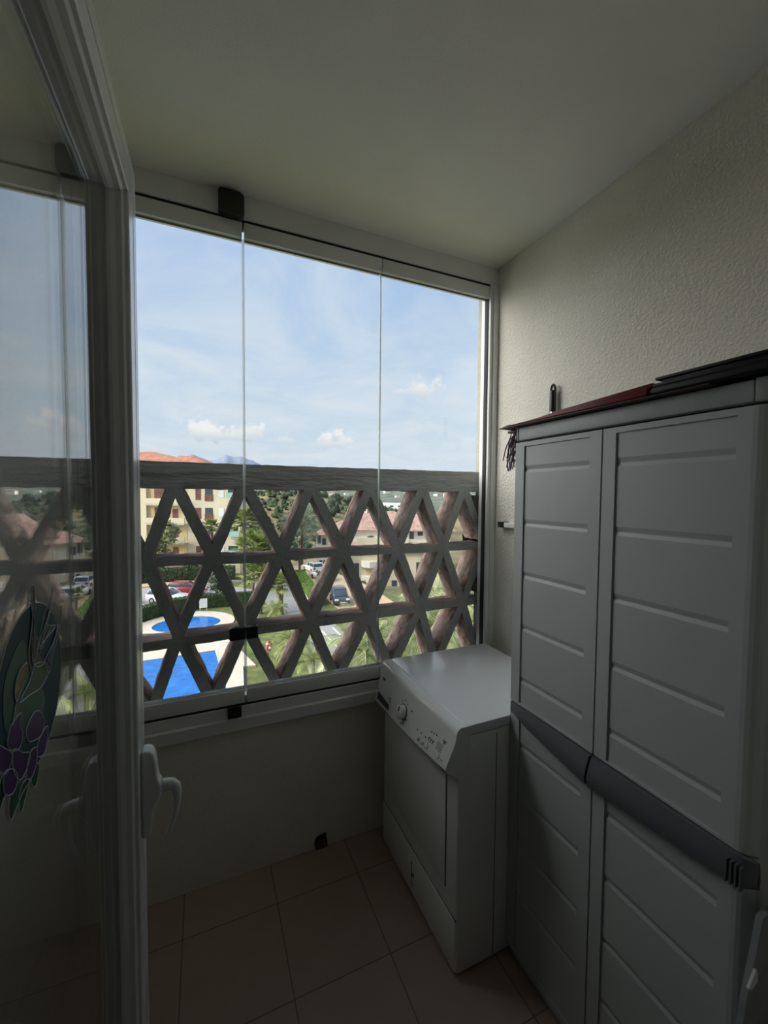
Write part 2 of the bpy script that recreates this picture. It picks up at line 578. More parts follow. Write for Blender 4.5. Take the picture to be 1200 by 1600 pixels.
def empty(name, label, cat, loc=(0, 0, 0), rz=0.0, group=None, kind=None):
    o = bpy.data.objects.new(name, None)
    o.empty_display_size = 0.1
    COL.objects.link(o)
    o.location = loc
    o.rotation_euler = (0, 0, rz)
    return tag(o, label, cat, group, kind)


def copy_tree(o, parent=None):
    c = o.copy()
    COL.objects.link(c)
    if parent:
        c.parent = parent
    for ch in list(o.children):
        copy_tree(ch, c)
    return c


def struct(name, mb, m, label=None, cat=None, **kw):
    return tag(mb.build(name, m, **kw), label, cat, None, 'structure')


# ================================================================== room shell
D, W, H, XL = 1.74, 1.385, 2.748, -0.44     # window plane, right wall, ceiling, left wall
YB = 0.20                                     # face of the wall the balcony door hangs in
XJ = -0.40                                     # outer jamb at the left end of the opening
YO = 1.876                                     # outer face of the balcony front

mb = MB(); mb.box((-2.2, -2.8, -0.12), (W + 0.25, 1.95, 0))
struct('floor', mb, M['tiles'], 'beige square tiled balcony floor', 'floor')
mb = MB(); mb.box((-2.2, -2.8, H), (W + 0.25, 1.95, H + 0.25))
struct('ceiling', mb, M['ceiling'], 'plain pale plastered balcony ceiling', 'ceiling')
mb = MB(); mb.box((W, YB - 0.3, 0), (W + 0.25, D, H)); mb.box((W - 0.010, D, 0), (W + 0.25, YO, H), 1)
struct('wall_right', mb, [M['plaster'], M['outer']], 'rough cream plaster wall behind the cabinet and dryer', 'wall')
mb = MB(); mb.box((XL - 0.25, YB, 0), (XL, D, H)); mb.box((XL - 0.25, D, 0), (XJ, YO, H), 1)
struct('wall_left', mb, [mat('shaded_plaster', (0.50, 0.48, 0.43), 0.92, 0.05, 2.5, 0.6, 100), M['outer']], 'cream plaster wall seen dimly through the open glass door', 'wall')  # shade put into the plaster colour, keeps this wall dim behind the glass
mb = MB(); mb.box((XJ, D + 0.012, 0), (W - 0.011, YO + 0.04, 0.70)); mb.box((XL, D + 0.0125, 0), (XJ, D + 0.02, 0.70))
struct('wall_front', mb, M['parapet'], 'low plaster wall below the glazed window', 'wall')
mb = MB()
mb.box((-2.2, -0.02, 0), (-0.21, YB, H))
mb.box((0.75, -0.02, 0), (W + 0.25, YB, H))
mb.box((-0.21, -0.02, 2.32), (0.75, YB, H))
struct('wall_back', mb, M['parapet'], 'plaster wall with the balcony doorway', 'wall')
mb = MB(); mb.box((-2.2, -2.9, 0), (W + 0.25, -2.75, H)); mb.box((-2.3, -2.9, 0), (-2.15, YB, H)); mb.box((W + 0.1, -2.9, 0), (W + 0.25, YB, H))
struct('wall_room', mb, M['room'], 'walls of the unlit room behind the doorway', 'wall')

# ---- chipped hole at the wall foot
mb = MB()
rim = [(0.443, 0.001), (0.441, 0.020), (0.4425, 0.041), (0.448, 0.052), (0.459, 0.058), (0.470, 0.060), (0.477, 0.058), (0.484, 0.064), (0.493, 0.063), (0.494, 0.050), (0.497, 0.030), (0.499, 0.001)]
mb.prism(rim, 1, D + 0.004, D + 0.014, 1)
mb.prism([(0.447, 0.001), (0.446, 0.020), (0.449, 0.036), (0.462, 0.042), (0.476, 0.039), (0.488, 0.040), (0.494, 0.024), (0.495, 0.001)], 1, D + 0.001, D + 0.0045, 0)
tag(mb.build('drain_hole', [M['terracotta'], M['gasket']]), 'small rusty brown drain hole chipped in the wall foot under the window', 'hole')

# ================================================================== glazing
def trim(name, parts, mats, label, bevel=0.0):
    mb = MB()
    for q in parts:
        mb.box(*q)
    return struct(name, mb, mats, label, 'window track', bevel=bevel)


XE = W - 0.045
trim('trim_1', [((XL, D - 0.012, 2.664), (W, D + 0.07, H)), ((XL, D - 0.004, 2.654), (W, D + 0.06, 2.664), 1)], [M['white_alu'], M['gasket']],
     'white upper window track under the ceiling', 0)
mb = MB()
prof = [(D + 0.09, 0.636), (D - 0.020, 0.636), (D - 0.022, 0.640), (D - 0.022, 0.684), (D - 0.014, 0.690), (D - 0.013, 0.731), (D + 0.09, 0.731)]
mb.prism(prof, 0, XL, W)
mb.box((XL, D - 0.004, 0.731), (W, D + 0.06, 0.7405), 1)
struct('trim_2', mb, [M['white_alu'], M['gasket']], 'white lower window track and sill along the low wall', 'window track')
mb = MB()
mb.box((XE, D - 0.012, 0.731), (W - 0.012, D + 0.06, 2.664)); mb.box((XE + 0.018, D - 0.022, 0.731), (W, D + 0.06, 2.664))
mb.box((XE - 0.004, D + 0.004, 0.74), (XE, D + 0.03, 2.654), 1)
struct('trim_3', mb, [M['white_alu'], M['gasket']], 'white side profile where the window meets the right wall', 'window track')
mb = MB(); mb.box((XL, D - 0.012, 0.731), (XL + 0.012, D + 0.0, 2.664)); mb.box((XL, D - 0.002, 0.731), (XJ - 0.003, D + 0.0, 2.664))
struct('trim_4', mb, [M['white_alu']], 'white side profile where the window meets the left wall', 'window track')
mb = MB()
mb.prism([(0.060, 2.655), (0.152, 2.655), (0.152, 2.726), (0.139, 2.738), (0.068, 2.738), (0.060, 2.730)], 1, D - 0.048, D - 0.010)
tag(mb.build('hinge_cap', M['black'], bevel=0.002), 'black plastic hinge cap on the upper window track', 'hinge cap')
mb = MB(); mb.box((0.079, D - 0.034, 0.698), (0.131, D - 0.012, 0.738)); mb.box((0.092, D - 0.040, 0.704), (0.118, D - 0.034, 0.732))
tag(mb.build('latch_block', M['black'], bevel=0.0015), 'small black latch block on the lower window track', 'latch')

PANES = [(XJ + 0.001, 0.1462, 'glass window panel nearest the open door'), (0.1560, 0.7421, 'middle frameless glass window panel with black lock keeper'),
         (0.7465, XE - 0.002, 'frameless glass window panel above the dryer')]
pan = []
for i, (x0, x1, lab) in enumerate(PANES):
    e = empty('window_%d' % (i + 1), lab, 'window', ((x0 + x1) / 2, D, 0.7405), kind='structure')
    h = (x1 - x0) / 2
    z0, z1 = 0.0545, 2.5965 - 0.7405
    mb = MB()
    for f in (0.012, 0.020):
        pts = [(-h, f, z0 - 0.01), (h, f, z0 - 0.01), (h, f, z1 + 0.01), (-h, f, z1 + 0.01)]
        mb._add(pts, [(0, 1, 2, 3)] if f < 0.015 else [(3, 2, 1, 0)], 0)
    mb._add([(-h, .012, z0), (-h, .020, z0), (-h, .020, z1), (-h, .012, z1)], [(0, 1, 2, 3)], 1)
    mb._add([(h, .012, z0), (h, .020, z0), (h, .020, z1), (h, .012, z1)], [(3, 2, 1, 0)], 1)
    me_o = mb.build('pane', [M['glass'], M['edge']], e)
    mb = MB(); mb.box((-h, -0.006, 0.0), (h, 0.038, z0)); mb.box((-h, 0.006, z0 - 0.002), (h, 0.026, z0 + 0.003), 1)
    mb.build('bottom_rail', [M['white_alu'], M['seal']], e, bevel=0.0012)
    mb = MB(); mb.box((-h, -0.006, z1), (h, 0.038, z1 + 0.0575)); mb.box((-h, 0.008, z1 - 0.002), (h, 0.024, z1 + 0.002), 1)
    mb.build('top_rail', [M['white_alu'], M['gasket']], e, bevel=0.0012)
    if i < 2:
        mb = MB(); g_ = 0.0042 if i == 0 else 0.0016
        mb.box((h + 0.0002, 0.008, z0), (h + g_, 0.025, z1)); mb.box((h + g_ + 0.001, 0.008, z0), (h + 2 * g_ + 0.0008, 0.025, z1))
        mb.build('seal_strip', M['seal'], e)
    pan.append((e, (x0 + x1) / 2))
for idx, xa, xb in ((0, 0.088, 0.1505), (1, 0.1525, 0.199)):
    e, cx = pan[idx]
    mb = MB()
    mb.box((xa - cx, -0.020, 1.006 - 0.7405), (xb - cx, 0.0118, 1.056 - 0.7405))
    o = mb.build('lock_body' if idx == 0 else 'lock_keeper', M['black'], e, bevel=0.006, seg=3)
    if idx == 0:
        mb = MB(); mb.cyl((0.118 - cx, -0.0245, 1.031 - 0.7405), 0.011, 0.006, 1)
        mb.box((0.112 - cx, -0.027, 1.0295 - 0.7405), (0.124 - cx, -0.024, 1.0325 - 0.7405))
        mb.build('lock_turn', M['gasket'], o)

# ================================================================== lattice railing
YL = 1.832
TOP = [-0.66, -0.385, -0.11, 0.16, 0.446, 0.732, 1.019, 1.271, 1.54]
MID = [-0.73, -0.47, -0.214, 0.03, 0.317, 0.601, 0.885, 1.148, 1.41]
LOW = [-0.66, -0.375, -0.099, 0.162, 0.446, 0.733, 1.015, 1.274, 1.54]
BOT = [-0.72, -0.46, -0.200, 0.025, 0.305, 0.570, 0.848, 1.110, 1.38]
ZT, ZM, ZLO, ZB = 1.640, 1.330, 1.018, 0.715
lat = empty('lattice_railing', 'grey painted lattice railing with bark textured log bars outside the window', 'railing', (0, YL, 0))
XR = W - 0.0125
XLL = XJ + 0.003


def log_bar(path, w, depth, name, seed, bow=1.35, parent=lat, label=None, y0=0.0, grain='bark', paint='lat_paint'):
    """bar with a flat painted front face and a rounded bark back; path of (x, z) points"""
    rnd = random.Random(seed)
    pts = []
    for (xa, za), (xb, zb) in zip(path[:-1], path[1:]):
        L = math.hypot(xb - xa, zb - za)
        k = max(2, int(L / 0.018))
        for i in range(k):
            pts.append((xa + (xb - xa) * i / k, za + (zb - za) * i / k))
    pts.append(path[-1])
    pts = [p for p in pts if XLL - 0.15 <= p[0] <= XR + 0.15]
    if len(pts) < 3:
        return None
    sec = [(-0.5, 0.0), (0.5, 0.0), (0.5 * bow * 0.93, 0.16), (0.5 * bow, 0.42), (0.5 * bow * 0.94, 0.66), (0.5 * bow * 0.72, 0.86), (0.5 * bow * 0.34, 0.985),
           (-0.5 * bow * 0.34, 0.985), (-0.5 * bow * 0.72, 0.86), (-0.5 * bow * 0.94, 0.66), (-0.5 * bow, 0.42), (-0.5 * bow * 0.93, 0.16)]
    vs, fs, ms = [], [], []
    n = len(sec)
    for i, (x, z) in enumerate(pts):
        a = pts[max(i - 1, 0)]
        b = pts[min(i + 1, len(pts) - 1)]
        d = Vector((b[0] - a[0], b[1] - a[1])).normalized()
        nx, nz = -d.y, d.x
        for j, (s, t) in enumerate(sec):
            q = Vector((x * 22 + seed * 3.7, z * 22, j * 1.9))
            wob = noise.noise(q) * (0.0022 if j < 2 else 0.0062)
            dep = (noise.noise(q + Vector((9, 4, 1))) * 0.005) if j >= 2 else 0.0
            ss = s * w + (wob if s > 0 else -wob)
            vs.append((min(max(x + nx * ss, XLL), XR), y0 + t * depth + dep, z + nz * ss))
    for i in range(len(pts) - 1):
        for j in range(n):
            j2 = (j + 1) % n
            fs.append((i * n + j, i * n + j2, (i + 1) * n + j2, (i + 1) * n + j))
            ms.append(0 if j == 0 else 1)
    fs.append(tuple(range(n))); ms.append(1)
    fs.append(tuple(range((len(pts) - 1) * n, len(pts) * n))); ms.append(1)
    mb = MB()
    mb.v = [Vector(v) for v in vs]
    mb.f = fs
    mb.m = ms
    return mb.build(name, [M[paint], M[grain]], parent, smooth=True)


log_bar([(XLL - .02, 1.668), (0.5, 1.668), (XR + .02, 1.670)], 0.104, 0.150, 'top_beam', 1, 1.06, paint='lat_beam')
log_bar([(XLL - .02, 1.320), (-0.1, 1.324), (0.2, 1.315), (0.55, 1.324), (1.05, 1.319), (XR + .02, 1.323)], 0.036, 0.140, 'cross_bar', 2, 1.12)
log_bar([(XLL - .02, 0.984), (0.0, 0.994), (0.25, 1.004), (0.6, 1.006), (1.05, 1.014), (XR + .02, 1.022)], 0.037, 0.140, 'cross_bar', 3, 1.15)
for i in range(9):
    p = [(TOP[i], ZT)]
    if i + 1 < 9:
        p += [(MID[i + 1], ZM), (LOW[i + 1], ZLO)]
    if i + 2 < 9:
        p += [(BOT[i + 2], ZB)]
    if len(p) > 1:
        log_bar(p, 0.042, 0.158, 'diagonal_bar', 20 + i, 1.13, y0=0.0022, grain='bark_fall')
    p = [(TOP[i], ZT), (MID[i], ZM)]
    if i >= 1:
        p += [(LOW[i - 1], ZLO), (BOT[i - 1], ZB)]
    log_bar(p, 0.042, 0.158, 'diagonal_bar', 40 + i, 1.13, y0=0.0011, grain='bark_rise')

# ================================================================== open glass door
# local frame: x = along the sash away from the hinge, y = towards the room side (handle face), z up
DA = R(1.0)
dt = Vector((math.sin(DA), math.cos(DA), 0))
dn = Vector((math.cos(DA), -math.sin(DA), 0))
S0, S1, ZD0, ZD1 = 0.205, 0.977, 0.035, 2.228
door = empty('door_1', 'white framed double glazed balcony door standing open at the left', 'door', kind='structure')
door.matrix_world = Matrix(((dt.x, -dn.x, 0, 0), (dt.y, -dn.y, 0, 0), (0, 0, 1, 0), (0, 0, 0, 1)))
# local y = -perp, so the handle face sits at y = 0.137 and the camera at y = 0
YF = 0.137


def frame_sweep(mb, sec, mi_of):
    """sec: closed list of (inset, y); swept round the sash rectangle with mitred corners"""
    n = len(sec)
    cor = []
    for ins, y in sec:
        cor.append([(S0 + ins, y, ZD0 + ins), (S1 - ins, y, ZD0 + ins), (S1 - ins, y, ZD1 - ins), (S0 + ins, y, ZD1 - ins)])
    vs = [cor[j][k] for k in range(4) for j in range(n)]
    o = len(mb.v)
    for v in vs:
        mb.v.append(Vector(v))
    for k in range(4):
        k2 = (k + 1) % 4
        for j in range(n):
            j2 = (j + 1) % n
            mb.f.append([o + k * n + j, o + k * n + j2, o + k2 * n + j2, o + k2 * n + j])
            mb.m.append(mi_of(j))


mb = MB()
sec = [(0.0, YF + 0.004), (0.002, YF), (0.030, YF), (0.0315, YF + 0.004), (0.034, YF + 0.004), (0.0355, YF), (0.073, YF), (0.0755, YF + 0.002), (0.0755, YF + 0.024), (0.0755, YF + 0.070), (0.02, YF + 0.070), (0.02, YF + 0.05), (0.0, YF + 0.05)]
frame_sweep(mb, sec, lambda j: 1 if j == 3 else 0)
mb.build('sash_frame', [M['upvc'], M['gasket']], door)
mb = MB()
sec = [(0.0755, YF + 0.0075), (0.080, YF + 0.0075), (0.0835, YF + 0.011), (0.0845, YF + 0.020), (0.0885, YF + 0.028), (0.0895, YF + 0.0338), (0.0755, YF + 0.0338)]
frame_sweep(mb, sec, lambda j: 0)
mb.build('glazing_bead', [M['upvc']], door)
for y, nm in ((YF + 0.034, 'glass_pane'), (YF + 0.054, 'glass_pane')):
    mb = MB()
    a, b, c, d = S0 + 0.077, S1 - 0.077, ZD0 + 0.077, ZD1 - 0.077
    mb._add([(a, y, c), (b, y, c), (b, y, d), (a, y, d)], [(0, 1, 2, 3)], 0)
    mb._add([(a, y + 0.004, c), (b, y + 0.004, c), (b, y + 0.004, d), (a, y + 0.004, d)], [(3, 2, 1, 0)], 0)
    o = mb.build(nm, M['door_glass'], door)
    # outward normals on both skins of the pane
    me = o.data
    for p in me.polygons:
        if (p.normal.y > 0) == (abs(p.center.y - y) < 0.001):
            p.flip()
# handle
mb = MB()
base = [(0.0, 1.078), (0.010, 1.0785), (0.018, 1.075), (0.0235, 1.066), (0.0265, 1.05), (0.0285, 1.025), (0.031, 1.010), (0.0355, 1.0045), (0.0365, 0.985), (0.0345, 0.975), (0.029, 0.966), (0.0225, 0.955), (0.018, 0.93), (0.0165, 0.905), (0.010, 0.897), (0.0, 0.896)]
mb.prism([(YF - q, z) for q, z in base], 0, 0.921, 0.953)
hb = mb.build('handle', M['upvc'], door, bevel=0.005, seg=3)
mb = MB()
path = [(0.937, YF - 0.0370, 0.992), (0.937, YF - 0.046, 0.992), (0.937, YF - 0.055, 0.9905), (0.937, YF - 0.0605, 0.985), (0.937, YF - 0.0635, 0.974), (0.937, YF - 0.0638, 0.957), (0.937, YF - 0.0605, 0.935), (0.937, YF - 0.055, 0.914), (0.937, YF - 0.0485, 0.895), (0.937, YF - 0.0435, 0.885)]
mb.tube(path, [0.0125, 0.0115, 0.0105, 0.0098, 0.0088, 0.0078, 0.0072, 0.0070, 0.0068, 0.0055], 14)
mb.build('lever', M['upvc'], hb, smooth=True)

# ---- round stained sun catcher on the door glass
sc = empty('sun_catcher', 'round stained sun catcher with a bird over purple flowers on the door glass', 'sun catcher')
sc.matrix_world = door.matrix_world.copy()
YS = YF + 0.0335


def film(name, pts, m, lift, parent=sc, outline=True, thick=0.0004):
    mb = MB()
    y1 = YS - 0.25 * lift
    n = len(pts)
    vs = [(s, y1, z) for s, z in pts] + [(s, y1 - thick, z) for s, z in pts]
    mb._add(vs, [tuple(range(n)), tuple(range(n, 2 * n))[::-1]] + [(i, (i + 1) % n, n + (i + 1) % n, n + i) for i in range(n)], 0)
    o = mb.build(name, m, parent)
    if outline:
        mb = MB()
        mb.tube([(s, y1 - thick, z) for s, z in pts], 0.00055, 6, closed=True)
        mb.build('lead_line', M['lead'], o, smooth=True)
    return o


def blob(pts, k=5):
    """closed Catmull-Rom through the points"""
    out = []
    n = len(pts)
    for i in range(n):
        p0, p1, p2, p3 = [Vector(pts[(i + j - 1) % n]) for j in range(4)]
        for q in range(k):
            t = q / k
            v = 0.5 * ((2 * p1) + (p2 - p0) * t + (2 * p0 - 5 * p1 + 4 * p2 - p3) * t * t + (3 * p1 - p0 - 3 * p2 + p3) * t * t * t)
            out.append((v.x, v.y))
    return out


disc = [(0.516 + 0.0815 * math.cos(a), 1.398 + 0.0845 * math.sin(a)) for a in [2 * math.pi * k / 48 for k in range(48)]]
film('disc', disc, M['sc_blue'], 0.0)
film('teal_panel', blob([(0.455, 1.43), (0.49, 1.455), (0.512, 1.43), (0.53, 1.40), (0.545, 1.37), (0.52, 1.352), (0.475, 1.36), (0.452, 1.39)]), M['sc_teal'], 0.0014, outline=False)  # plain teal film over the middle of the disc
film('wing', blob([(0.511, 1.413), (0.5045, 1.434), (0.510, 1.451), (0.517, 1.470), (0.515, 1.4825), (0.520, 1.501), (0.524, 1.480), (0.5204, 1.456), (0.529, 1.442), (0.520, 1.4245)]), M['sc_dark'], 0.0028)
film('wing', blob([(0.518, 1.419), (0.530, 1.435), (0.542, 1.446), (0.562, 1.463), (0.574, 1.486), (0.567, 1.4655), (0.556, 1.4505), (0.581, 1.441), (0.546, 1.436), (0.532, 1.432), (0.544, 1.412)]), M['sc_dark'], 0.0030)
film('tail', blob([(0.544, 1.412), (0.575, 1.4263), (0.590, 1.4425), (0.603, 1.460), (0.598, 1.442), (0.583, 1.4236), (0.566, 1.407), (0.557, 1.396)]), M['sc_purple'], 0.0028)
film('body', blob([(0.520, 1.4196), (0.5485, 1.410), (0.555, 1.397), (0.533, 1.390), (0.504, 1.395), (0.481, 1.3985), (0.4987, 1.4055), (0.507, 1.410)]), M['sc_green'], 0.0032)
film('head', blob([(0.500, 1.429), (0.487, 1.429), (0.476, 1.423), (0.472, 1.413), (0.475, 1.4025), (0.4877, 1.4104), (0.498, 1.420)]), M['sc_gold'], 0.0036)
film('beak', [(0.4747, 1.4025), (0.470, 1.394), (0.465, 1.385), (0.472, 1.3886), (0.481, 1.3977)], M['sc_gold'], 0.0034)
FL = [[(0.463, 1.386), (0.484, 1.387), (0.480, 1.377), (0.486, 1.366), (0.478, 1.356), (0.464, 1.362), (0.455, 1.374)],
      [(0.494, 1.365), (0.512, 1.372), (0.527, 1.367), (0.540, 1.3504), (0.530, 1.340), (0.512, 1.344), (0.498, 1.352)],
      [(0.530, 1.340), (0.548, 1.340), (0.547, 1.328), (0.537, 1.316), (0.520, 1.322), (0.518, 1.333)],
      [(0.434, 1.384), (0.450, 1.372), (0.462, 1.360), (0.456, 1.350), (0.444, 1.353), (0.434, 1.368)],
      [(0.465, 1.362), (0.485, 1.3475), (0.500, 1.338), (0.494, 1.329), (0.478, 1.3255), (0.464, 1.343)],
      [(0.446, 1.352), (0.462, 1.346), (0.472, 1.332), (0.462, 1.324), (0.446, 1.334)],
      [(0.500, 1.338), (0.516, 1.334), (0.514, 1.318), (0.500, 1.312), (0.490, 1.322)]]
for k, (a_, b_) in enumerate([((0.512, 1.425), (0.516, 1.475)), ((0.516, 1.425), (0.521, 1.470)), ((0.524, 1.428), (0.548, 1.468)), ((0.530, 1.428), (0.560, 1.458)), ((0.536, 1.430), (0.568, 1.446)),
                                 ((0.515, 1.420), (0.513, 1.450)), ((0.558, 1.405), (0.590, 1.440)), ((0.552, 1.408), (0.578, 1.430))]):
    mb = MB()
    mb.tube([(a_[0], YS - 0.0016, a_[1]), ((a_[0] + b_[0]) / 2 - 0.002, YS - 0.0016, (a_[1] + b_[1]) / 2), (b_[0], YS - 0.0016, b_[1])], 0.00045, 6)
    mb.build('feather_line', M['lead'], sc, smooth=True)
for k, q in enumerate(FL):
    film('petal', blob(q), M['sc_purple'], 0.0028 + 0.0003 * k)
LF = [[(0.448, 1.351), (0.470, 1.339), (0.457, 1.336), (0.444, 1.329), (0.434, 1.3206), (0.433, 1.337), (0.439, 1.347)],
      [(0.470, 1.335), (0.498, 1.312), (0.4825, 1.3096), (0.468, 1.3045), (0.4577, 1.3015), (0.454, 1.315), (0.459, 1.327)],
      [(0.503, 1.325), (0.522, 1.313), (0.519, 1.302), (0.512, 1.296), (0.5035, 1.305)],
      [(0.480, 1.318), (0.500, 1.314), (0.490, 1.303), (0.478, 1.294), (0.474, 1.305)]]
for k, q in enumerate(LF):
    film('leaf', blob(q), M['sc_green'], 0.0014 + 0.0003 * k)

# ================================================================== tumble dryer
XD, Y1, Y2 = 0.742, 1.079, 1.668
dr = empty('tumble_dryer', 'white front loading tumble dryer under the window beside the cabinet', 'dryer', (XD, Y1, 0))
WY = Y2 - Y1
DX = 0.555
mb = MB()
mb.prism([(0.012, 0.012), (0.0, 0.02), (0.0, 0.70), (0.0, 0.815), (DX, 0.815), (DX, 0.012)], 1, 0.0, WY)
mb.build('body', M['dryer'], dr, bevel=0.007)
mb = MB()
mb.prism([(0.028, 0.818), (0.020, 0.838), (0.030, 0.850), (DX, 0.850), (DX, 0.818)], 1, -0.002, WY + 0.002)
mb.build('worktop', M['dryer_top'], dr, bevel=0.003)
# console: moulded nose, leaning out towards its lower edge
mb = MB()
NC = 24
outl = []
for k in range(NC + 1):
    y = -0.003 + (WY + 0.006) * k / NC
    t = (k / NC)
    sag = 0.018 * math.sin(math.pi * t)            # lower edge bows downwards in the middle
    dip = 0.006 * math.sin(math.pi * t)
    zb = 0.722 - 0.048 * t - sag * 0.6
    outl.append((y, [(0.045, 0.848), (0.006, 0.850 - dip), (-0.006, 0.842 - dip), (-0.011, 0.826), (-0.014, 0.806), (-0.048 + 0.006 * t, zb + 0.012), (-0.050 + 0.006 * t, zb + 0.002), (-0.044 + 0.006 * t, zb - 0.008), (-0.006, zb - 0.034), (0.002, zb - 0.040), (0.045, zb - 0.040)]))
n = len(outl[0][1])
o0 = len(mb.v)
for y, s in outl:
    for x, z in s:
        mb.v.append(Vector((x, y, z)))
for k in range(NC):
    for j in range(n):
        mb.f.append([k * n + j, k * n + (j + 1) % n, (k + 1) * n + (j + 1) % n, (k + 1) * n + j]); mb.m.append(0)
mb.f.append(list(range(n))); mb.m.append(0)
mb.f.append(list(range(NC * n, NC * n + n))); mb.m.append(0)
cons = mb.build('control_panel', M['cons'], dr, smooth=True)


def on_panel(y, v):
    """point on the sloping face of the console: v=0 lower edge, 1 upper edge"""
    t = (y + 0.003) / (WY + 0.006)
    zb = 0.722 - 0.048 * t - 0.018 * math.sin(math.pi * t) * 0.6 + 0.012
    xb = -0.048 + 0.006 * t
    p = Vector((xb + (-0.014 - xb) * v, y, zb + (0.806 - zb) * v))
    nrm = Vector((-(0.806 - zb), 0, (-0.014 - xb))).normalized()
    if nrm.x > 0:
        nrm = -nrm
    return p, nrm


def panel_mark(mb, y, v, wy, hv, mi=0, lift=0.0012):
    a, nn = on_panel(y - wy / 2, v - hv / 2)
    b, _ = on_panel(y + wy / 2, v - hv / 2)
    c, _ = on_panel(y + wy / 2, v + hv / 2)
    d, _ = on_panel(y - wy / 2, v + hv / 2)
    q = [a, b, c, d]
    vs = [p + nn * 0.0002 for p in q] + [p + nn * lift for p in q]
    mb._add(vs, [(0, 1, 2, 3), (4, 7, 6, 5), (0, 4, 5, 1), (1, 5, 6, 2), (2, 6, 7, 3), (3, 7, 4, 0)], mi)


p, nn = on_panel(0.335, 0.43)
mb = MB()
mb.tube([p, p + nn * 0.006, p + nn * 0.020, p + nn * 0.0225], [0.0275, 0.0265, 0.0245, 0.021], 28)
kn = mb.build('dial_knob', M['cons'], cons, smooth=True)
mb = MB()
mb.tube([p + nn * 0.002, p + nn * 0.003], [0.0298, 0.0298], 28)
mb.build('dial_ring', M['mark'], cons, smooth=True)
mb = MB()
tv = Vector((0, 1, 0)); uv = nn.cross(tv)
if uv.z < 0:
    uv = -uv
mb.tube([p + nn * 0.0228 + uv * 0.002, p + nn * 0.0228 + uv * 0.020], 0.0026, 8)
mb.build('dial_pointer', M['black'], cons, smooth=True)
mb = MB()
for k in range(9):
    a = R(200 + 35 * k)
    panel_mark(mb, 0.335 + 0.036 * math.cos(a), 0.43 + 0.38 * math.sin(a), 0.007, 0.03)
panel_mark(mb, 0.463, 0.40, 0.022, 0.03); panel_mark(mb, 0.455, 0.33, 0.014, 0.03)
panel_mark(mb, 0.277, 0.69, 0.014, 0.03)
for k in range(3):
    panel_mark(mb, 0.125 - 0.015 * k, 0.66 + 0.02 * k, 0.006, 0.05)
for k in range(3):
    panel_mark(mb, 0.130 - 0.013 * k, 0.38, 0.003, 0.12); panel_mark(mb, 0.127 - 0.013 * k, 0.44, 0.008, 0.02)
for k in range(4):
    panel_mark(mb, 0.056, 0.55 - 0.08 * k, 0.020, 0.022); panel_mark(mb, 0.074, 0.55 - 0.08 * k, 0.005, 0.035)
panel_mark(mb, 0.046, 0.74, 0.018, 0.05); panel_mark(mb, 0.046, 0.67, 0.008, 0.05)
for k in range(3):
    panel_mark(mb, 0.211 - 0.030 * k, 0.34, 0.006, 0.04)
panel_mark(mb, 0.032, 0.10, 0.014, 0.02); panel_mark(mb, 0.55, 0.80, 0.022, 0.08)
mb.build('panel_lettering', M['mark'], cons)
for k in range(4):
    y, v = (0.193 - 0.031 * k, 0.13) if k < 3 else (0.056, 0.14)
    p, nn = on_panel(y, v)
    mb = MB()
    mb.tube([p, p + nn * 0.0035, p + nn * 0.0045], [0.0105, 0.0095, 0.008], 18)
    mb.build('push_button', M['cons'], cons, smooth=True)
# flat dark patch at the far console end: grip recess shade put in colour
mb = MB()
q = []
for y, v in ((0.575, 0.28), (0.455, 0.20), (0.452, 0.02), (0.575, 0.02)):
    p, nn = on_panel(y, v)
    q.append(p + nn * 0.0012)
mb.poly(q)
q2 = [v - Vector((0.0, 0, 0.0)) for v in q]
mb._add([q2[3], q2[2], q2[2] + Vector((0.012, 0, -0.016)), q2[3] + Vector((0.012, 0, -0.016))], [(0, 1, 2, 3)], 1)
mb.build('grip_shade', [M['mark'], M['dryer']], cons)
# door, kick plate and small fittings of the front
mb = MB()
mb.box((-0.005, 0.066, 0.268), (0.004, 0.566, 0.652))
mb.build('door', M['dryer'], dr, bevel=0.003)
mb = MB(); mb.box((-0.0008, 0.0625, 0.2635), (0.003, 0.5695, 0.6555))
mb.build('door_gap', M['mark'], dr)
mb = MB(); mb.box((-0.0035, 0.530, 0.500), (0.001, 0.541, 0.530))
mb.build('door_catch', M['black'], dr)
mb = MB(); mb.box((-0.0007, 0.001, 0.197), (0.003, WY - 0.001, 0.2005))
mb.build('kick_seam', M['mark'], dr)
mb = MB(); mb.box((-0.004, 0.004, 0.022), (0.004, WY - 0.004, 0.196))
mb.build('kick_plate', M['dryer'], dr, bevel=0.0025)
mb = MB(); mb.box((-0.0048, 0.300, 0.060), (0.002, 0.305, 0.150)); mb.box((-0.006, 0.285, 0.098), (0.002, 0.300, 0.108)); mb.box((-0.0045, 0.288, 0.060), (0.002, 0.300, 0.064))
mb.build('flap_catch', M['black'], dr)
mb = MB(); mb.box((0.1515, -0.0012, 0.02), (0.1535, 0.002, 0.80))
mb.build('side_seam', M['mark'], dr)
for (x, y) in ((0.05, 0.05), (0.05, WY - 0.05), (DX - 0.05, 0.05), (DX - 0.05, WY - 0.05)):
    mb = MB(); mb.cyl((x, y, 0.0), 0.022, 0.0125, 2, 16)
    mb.build('foot', M['black'], dr)

